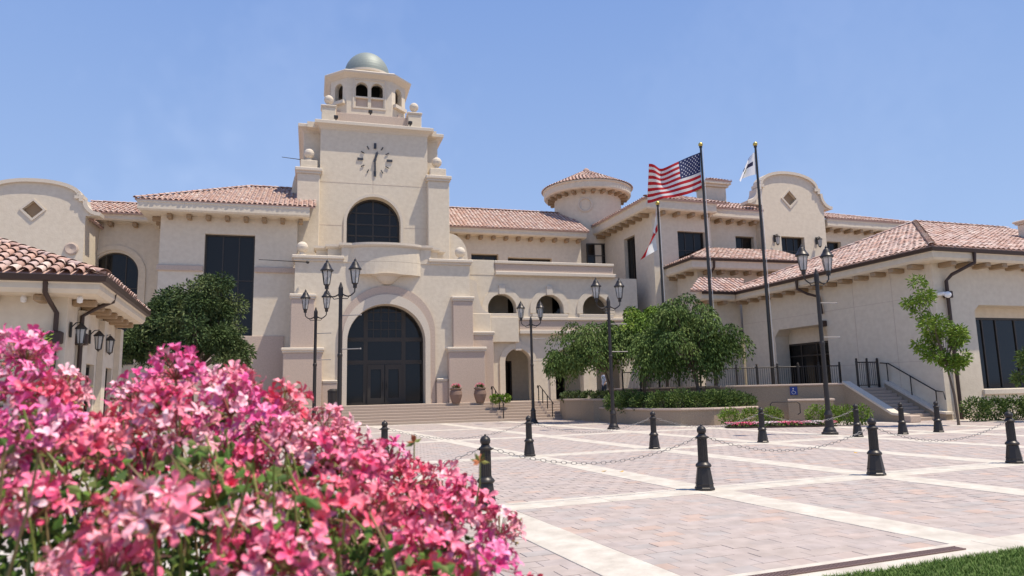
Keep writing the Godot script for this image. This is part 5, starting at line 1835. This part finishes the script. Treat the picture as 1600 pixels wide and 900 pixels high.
func geraniums() -> void:
	var o := thing("geranium_bush", "large bush of pink and coral geraniums filling the lower left foreground", "flower bush", Vector3(-.62, 0, -1.25))
	var base := o.position
	var pl := MB.new()
	pl.box(Vector3(-1.1, 0, -.55), Vector3(.62, .98, .5), .05)
	part(o, "planter", pl, M.stone)
	var sx := [-1.35, -1.08, -.97, -.83, -.71, -.64, -.57, -.48, -.42, -.35, -.28, -.15, -.09, -.05, 0.0, .03]
	var sy := [1.785, 1.78, 1.69, 1.68, 1.73, 1.725, 1.665, 1.67, 1.605, 1.595, 1.53, 1.475, 1.455, 1.375, 1.32, 1.22]
	var top := func(x: float) -> float:
		for i in sx.size() - 1:
			if x <= sx[i + 1]:
				return lerpf(sy[i], sy[i + 1], clampf((x - sx[i]) / (sx[i + 1] - sx[i]), 0.0, 1.0))
		return 1.2
	var heads := []
	var stalks := []
	for i in 12:
		var q := umbel(40 + i, i)
		heads.append(q[0].mesh())
		stalks.append(q[1].mesh())
	var stems := MB.new()
	var drops := {1.62: .035, 1.38: .075, 1.16: .13, .97: .20}
	var spots := []
	for d in drops:
		for layer in 3:
			var x = -1.38 * d / 1.6 + .05 * layer
			while x < .05 * d / 1.6 + .01:
				var xr: float = x * 1.6 / d
				var y: float = 1.65 + (top.call(xr) - 1.65) * d / 1.6 - drops[d] - layer * .078 * (d / 1.3) + rng.randf_range(-.03, .025)
				if not (layer == 1 and rng.randf() < .34) and not (layer == 2 and rng.randf() < .86) and not (d < 1.2 and rng.randf() < .36):
					spots.append(Vector3(x, y, -d + rng.randf_range(-.08, .08)))
				x += rng.randf_range(.062, .088)
	for p in spots:
		var k := rng.randi() % 12
		# magenta heads gather in the upper left and at the right tip, coral in between
		if rng.randf() < .4:
			k = (k / 4) * 4 + (0 if (p.x < -.75 or p.x > -.05) else [1, 2, 3][rng.randi() % 3])
		var lean := Basis(Vector3(rng.randf_range(-1, 1), 0, rng.randf_range(-1, 1)).normalized(), rng.randf_range(0, .45)) * Basis(Vector3.UP, rng.randf() * TAU)
		var sc := rng.randf_range(.85, 1.12)
		var h := put(o, "flower_head", heads[k], M.petal, Transform3D(lean.scaled(Vector3.ONE * sc), p - base))
		put(h, "stalks", stalks[k], M.leaf)
		var foot := Vector3(p.x * .8 - .1, 1.0, p.z * .9 - .13)
		stems.ink([Color(.16, .20, .06), Color(.24, .17, .09), Color(.20, .24, .08)][rng.randi() % 3])
		stems.tube([foot - base, foot.lerp(p, .55) + Vector3(rng.randf_range(-.03, .03), .02, rng.randf_range(-.03, .03)) - base, p - base + Vector3(0, -.01, 0)], .0032, .0022, 5)
	part(o, "stem", stems, M.leaf)
	# buds and bare stalks standing above the mass
	for q in [[Vector3(-.225, 1.545, -1.6), Vector3(-.235, 1.44, -1.6)], [Vector3(-.40, 1.52, -1.2), Vector3(-.33, 1.40, -1.2)], [Vector3(-.075, 1.51, -1.5), Vector3(-.085, 1.42, -1.5)], [Vector3(-.86, 1.63, -1.3), Vector3(-.83, 1.5, -1.3)]]:
		var b := MB.new()
		b.ink(Color(.22, .25, .08))
		b.tube([q[1] - base, (q[0] + q[1]) / 2 - base + Vector3(.004, 0, 0), q[0] - base], .0022, .0016, 5)
		for i in 9:
			var dd := Vector3(rng.randf_range(-1, 1), rng.randf_range(-.7, .9), rng.randf_range(-1, 1)).normalized()
			b.ink([Color(.24, .24, .07), Color(.45, .16, .08), Color(.14, .17, .05)][i % 3])
			b.leaf(q[0] - base, dd, dd.cross(Vector3(.2, .4, .8)).normalized(), .022, .0045)
		part(o, "bud", b, M.leaf)
	var arcs := MB.new()
	for i in 150:
		var d := rng.randf_range(.95, 1.5)
		var x := rng.randf_range(-1.3, .02) * d / 1.6
		var hi: float = 1.65 + (top.call(x * 1.6 / d) - 1.65) * d / 1.6 - rng.randf_range(.10, .22)
		var f := Vector3(x + rng.randf_range(-.06, .06), hi - rng.randf_range(.12, .2), -d - .03)
		var e := Vector3(x, hi, -d)
		var bow := Vector3(rng.randf_range(-.05, .05), .03, rng.randf_range(-.03, .03))
		arcs.ink([Color(.20, .25, .06), Color(.28, .30, .10), Color(.32, .24, .12), Color(.16, .20, .05)][i % 4])
		arcs.tube([f - base, f.lerp(e, .5) + bow * .6 - base, e + bow * .3 - base, e + Vector3(bow.x, -.02, bow.z) - base], .0024, .0016, 5)
	tag(part(o, "old_stems", arcs, M.leaf), "", "", "", "stuff")
	# lobed leaves low in the bush
	var lm := []
	for v in 5:
		var b := MB.new()
		b.ink([Color(.085, .15, .025), Color(.12, .19, .035), Color(.06, .115, .02), Color(.16, .22, .05), Color(.05, .095, .018)][v])
		var pts := []
		for i in 29:
			var t := -2.75 + 5.5 * i / 28.0
			var rr := .021 * (1.0 + .13 * cos(t * 7.0)) * (1 + rng.randf_range(-.05, .05))
			pts.append(Vector3(sin(t) * rr, .004 * cos(t * 7.0) + .005, cos(t) * rr))
		for i in 28:
			var nn := []
			for q in [Vector3.ZERO, pts[i], pts[i + 1]]:
				nn.append(Vector3(-q.x * 8.0, 1, -q.z * 8.0).normalized())
			b.trin(Vector3.ZERO, pts[i], pts[i + 1], nn[0], nn[1], nn[2])
		lm.append(b.mesh())
	for i in 300:
		var d := rng.randf_range(1.0, 1.6)
		var x := rng.randf_range(-1.3, .02) * d / 1.6
		var lo := 1.65 - .30 * d
		var hi: float = 1.65 + (top.call(x * 1.6 / d) - 1.65) * d / 1.6 - .16
		var p := Vector3(x, lerpf(lo, maxf(hi, lo + .02), pow(rng.randf(), 1.5)), -d)
		var bs := Basis(Vector3.UP, rng.randf() * TAU) * Basis(Vector3.RIGHT, rng.randf_range(-.2, 1.0))
		put(o, "leaf", lm[i % 5], M.leaf, Transform3D(bs.scaled(Vector3.ONE * rng.randf_range(.7, 1.25)), p - base))
	# deeper leaves that fill the heart of the bush
	var deep := MB.new()
	for i in 6500:
		var d := rng.randf_range(1.0, 1.75)
		var x := rng.randf_range(-1.3, -.02) * d / 1.6
		var hi: float = 1.65 + (top.call(x * 1.6 / d) - 1.65) * d / 1.6 - .13
		var p := Vector3(x, rng.randf_range(1.0, maxf(hi, 1.1)), -d) - base
		var g := Vector3(rng.randf_range(-1, 1), rng.randf_range(-.2, 1), rng.randf_range(-1, 1)).normalized()
		deep.ink([Color(.07, .13, .025), Color(.10, .18, .035), Color(.05, .09, .02), Color(.14, .17, .05)][i % 4])
		deep.leaf(p, g, g.cross(Vector3(.3, .5, .8)).normalized(), rng.randf_range(.014, .03), .0075)
	tag(part(o, "inner_foliage", deep, M.leaf), "", "", "", "stuff")

# ------------------------------------------------------------------ a person near the arcade
func net(b: MB, bones: Array, cell: float, k: float) -> void:
	# smooth union of tapered capsules, meshed as surface nets; bone: [a, b, ra, rb, colour]
	var lo := Vector3.ONE * 1e9
	var hi := -lo
	for q in bones:
		for i in 2:
			lo = lo.min(q[i] - Vector3.ONE * (q[2 + i] + cell * 2))
			hi = hi.max(q[i] + Vector3.ONE * (q[2 + i] + cell * 2))
	var nx := int((hi.x - lo.x) / cell) + 1
	var ny := int((hi.y - lo.y) / cell) + 1
	var nz := int((hi.z - lo.z) / cell) + 1
	var f := func(p: Vector3) -> Array:
		var acc := 1e9
		var best := 1e9
		var col := Color.WHITE
		for q in bones:
			var ab: Vector3 = q[1] - q[0]
			var t := clampf((p - q[0]).dot(ab) / maxf(ab.length_squared(), 1e-9), 0.0, 1.0)
			var d: float = p.distance_to(q[0] + ab * t) - lerpf(q[2], q[3], t)
			if d < best:
				best = d
				col = q[4]
			var h := clampf(.5 + .5 * (acc - d) / k, 0.0, 1.0)
			acc = lerpf(acc, d, h) - k * h * (1 - h) if acc < 1e8 else d
		return [acc, col]
	var val := PackedFloat32Array()
	val.resize(nx * ny * nz)
	for x in nx:
		for y in ny:
			for z in nz:
				val[(x * ny + y) * nz + z] = f.call(lo + Vector3(x, y, z) * cell)[0]
	var vert := {}
	var at := func(x: int, y: int, z: int) -> float: return val[(x * ny + y) * nz + z]
	for x in nx - 1:
		for y in ny - 1:
			for z in nz - 1:
				var s := Vector3.ZERO
				var c := 0
				for e in [[0, 0, 0, 1, 0, 0], [0, 1, 0, 1, 1, 0], [0, 0, 1, 1, 0, 1], [0, 1, 1, 1, 1, 1], [0, 0, 0, 0, 1, 0], [1, 0, 0, 1, 1, 0], [0, 0, 1, 0, 1, 1], [1, 0, 1, 1, 1, 1], [0, 0, 0, 0, 0, 1], [1, 0, 0, 1, 0, 1], [0, 1, 0, 0, 1, 1], [1, 1, 0, 1, 1, 1]]:
					var a: float = at.call(x + e[0], y + e[1], z + e[2])
					var d: float = at.call(x + e[3], y + e[4], z + e[5])
					if (a < 0) != (d < 0):
						s += Vector3(e[0], e[1], e[2]).lerp(Vector3(e[3], e[4], e[5]), a / (a - d))
						c += 1
				if c > 0:
					vert[Vector3i(x, y, z)] = lo + (Vector3(x, y, z) + s / c) * cell
	for p in vert:
		for ax in 3:
			var u := Vector3i.ZERO
			var w := Vector3i.ZERO
			var g := Vector3i.ZERO
			g[ax] = 1
			u[(ax + 1) % 3] = 1
			w[(ax + 2) % 3] = 1
			if not (vert.has(p - u) and vert.has(p - w) and vert.has(p - u - w)):
				continue
			var a: float = at.call(p.x, p.y, p.z)
			var d: float = at.call(p.x + g.x, p.y + g.y, p.z + g.z)
			if (a < 0) == (d < 0):
				continue
			var q := [vert[p], vert[p - u], vert[p - u - w], vert[p - w]]
			b.ink(f.call((q[0] + q[2]) / 2.0)[1])
			if a < 0:
				b.quad(q[0], q[1], q[2], q[3])
			else:
				b.quad(q[0], q[3], q[2], q[1])

func person() -> void:
	var o := thing("person", "person in white shirt and dark hair walking behind the planter hedge", "person", Vector3(5.35, 1.08, -42.2), -60)
	var skin := Color(.42, .25, .17)
	var shirt := Color(.66, .69, .76)
	var pants := Color(.05, .055, .08)
	var shoe := Color(.03, .03, .03)
	var V := func(x, y, z): return Vector3(x, y, z)
	var bones := [
		[Vector3(0, .95, 0), Vector3(0, 1.22, 0), .13, .125, shirt], [Vector3(0, 1.22, 0), Vector3(0, 1.4, 0), .13, .11, shirt],
		[Vector3(-.15, 1.41, 0), Vector3(.15, 1.41, 0), .07, .07, shirt], [Vector3(0, 1.42, 0), Vector3(0, 1.54, .01), .055, .05, skin],
		[Vector3(0, 1.6, .02), Vector3(0, 1.67, .0), .085, .095, skin], [Vector3(0, 1.57, .06), Vector3(0, 1.6, .05), .045, .06, skin], [Vector3(0, 1.615, .1), Vector3(0, 1.59, .115), .012, .016, skin],
		[Vector3(-.085, 1.62, 0), Vector3(-.092, 1.6, 0), .02, .016, skin], [Vector3(.085, 1.62, 0), Vector3(.092, 1.6, 0), .02, .016, skin],
		[Vector3(-.19, 1.39, 0), Vector3(-.23, 1.13, -.06), .055, .045, shirt], [Vector3(-.23, 1.13, -.06), Vector3(-.22, .9, .04), .04, .03, skin], [Vector3(-.22, .9, .04), Vector3(-.215, .8, .07), .035, .022, skin],
		[Vector3(.19, 1.39, 0), Vector3(.23, 1.14, .03), .055, .045, shirt], [Vector3(.23, 1.14, .03), Vector3(.22, .93, .15), .04, .03, skin], [Vector3(.22, .93, .15), Vector3(.215, .84, .19), .035, .022, skin],
		[Vector3(-.09, .92, 0), Vector3(-.1, .5, .1), .1, .065, pants], [Vector3(-.1, .5, .1), Vector3(-.1, .1, .02), .065, .042, pants], [Vector3(-.1, .05, .0), Vector3(-.1, .035, .17), .045, .035, shoe],
		[Vector3(.09, .92, 0), Vector3(.1, .5, -.02), .1, .065, pants], [Vector3(.1, .5, -.02), Vector3(.1, .12, -.22), .065, .042, pants], [Vector3(.1, .07, -.24), Vector3(.1, .035, -.09), .045, .035, shoe]]
	var b := MB.new()
	net(b, bones, .026, .03)
	part(o, "body", b, M.paver_plain)
	var h := MB.new()
	net(h, [[Vector3(0, 1.68, -.03), Vector3(0, 1.7, .02), .1, .092, Color(.02, .015, .012)], [Vector3(0, 1.6, -.06), Vector3(0, 1.66, -.05), .07, .09, Color(.02, .015, .012)]], .02, .03)
	part(o, "hair", h, M.paver_plain)

func bin() -> void:
	var o := thing("litter_bin", "small dark litter bin beside the tower's left plinth", "litter bin", Vector3(-10.6, 1.097, -41.6))
	var b := MB.new()
	b.lathe([Vector2(0, 0), Vector2(.27, 0), Vector2(.3, .05), Vector2(.32, .8), Vector2(.3, .82)], 20)
	part(o, "body", b, M.iron)
	var c := MB.new()
	c.lathe([Vector2(.33, .82), Vector2(.33, .9), Vector2(.2, 1.0), Vector2(.14, 1.0), Vector2(.14, .9), Vector2(0, .88)], 20)
	part(o, "lid", c, M.iron)

func _ready() -> void:
	rng.seed = 20240611
	var cam := Camera3D.new()
	cam.name = "camera"
	cam.position = Vector3(0, 1.65, 0)
	cam.basis = Basis(Vector3.RIGHT, deg_to_rad(8.45)) * Basis(Vector3.BACK, deg_to_rad(-1.3))
	cam.fov = 44.5
	cam.near = .05
	cam.far = 1500
	var lens := CameraAttributesPhysical.new()
	lens.frustum_focal_length = 29.3
	lens.frustum_focus_distance = 22.0
	lens.exposure_aperture = 6.3
	lens.frustum_near = .05
	lens.frustum_far = 1500.0
	cam.attributes = lens
	add_child(cam)
	cam.fov = 44.5
	cam.current = true
	var env := Environment.new()
	env.background_mode = Environment.BG_SKY
	var sm := ProceduralSkyMaterial.new()
	sm.sky_top_color = Color(.10, .212, .56).linear_to_srgb()
	sm.sky_horizon_color = Color(.41, .565, .82).linear_to_srgb()
	sm.sky_curve = .387
	sm.ground_horizon_color = Color(.40, .38, .36).linear_to_srgb()
	sm.ground_bottom_color = Color(.34, .31, .28).linear_to_srgb()
	sm.sun_angle_max = 1.0
	var fn := FastNoiseLite.new()
	fn.seed = 77
	fn.frequency = .0028
	fn.fractal_octaves = 5
	fn.domain_warp_enabled = true
	fn.domain_warp_amplitude = 60.0
	var veil := Image.create(1024, 512, false, Image.FORMAT_RGBA8)
	for yy in 512:
		for xx in 1024:
			var th := TAU * xx / 1024.0
			var up := (256.0 - yy) * 1.0
			var w := fn.get_noise_3d(cos(th) * 420.0, up * 2.2, sin(th) * 420.0)
			veil.set_pixel(xx, yy, Color(1, 1, 1, clampf(w * 1.4 + .12, 0.0, 1.0)))
	sm.sky_cover = ImageTexture.create_from_image(veil)
	sm.sky_cover_modulate = Color(.30, .29, .27)
	var sky := Sky.new()
	sky.sky_material = sm
	env.sky = sky
	env.tonemap_mode = Environment.TONE_MAPPER_LINEAR
	env.tonemap_exposure = 1.15
	env.sdfgi_enabled = true
	env.ssao_enabled = true
	env.ssil_enabled = true
	var we := WorldEnvironment.new()
	we.environment = env
	we.name = "world"
	add_child(we)
	var sun := DirectionalLight3D.new()
	sun.name = "sun"
	sun.light_color = Color(1.0, .955, .88)
	sun.light_energy = 1.6
	sun.light_angular_distance = .5
	sun.shadow_enabled = true
	add_child(sun)
	var el := deg_to_rad(68.0)
	var az := deg_to_rad(74.0)
	sun.look_at_from_position(Vector3(sin(az) * cos(el), sin(el), cos(az) * cos(el)) * 100, Vector3.ZERO)
	materials()
	M.paver_plain = mat(Color.WHITE, .8)
	M.paver_plain.vertex_color_use_as_albedo = true
	make_tiles()
	plaza()
	clock_tower()
	left_wing()
	arch_link()
	gable_wing()
	pavilion()
	arcade_wing()
	turret()
	right_wing()
	lobby()
	right_building()
	entrance_steps()
	terrace()
	planter()
	bollards()
	lamps()
	flags()
	urn("dark clay urn of pink flowers nearer the arched entrance", Vector3(-3.55, 1.097, -43.2))
	urn("dark clay urn of pink flowers nearer the handrail", Vector3(-2.1, 1.097, -43.6))
	bin()
	person()
	greenery()
	geraniums()
	print("built")
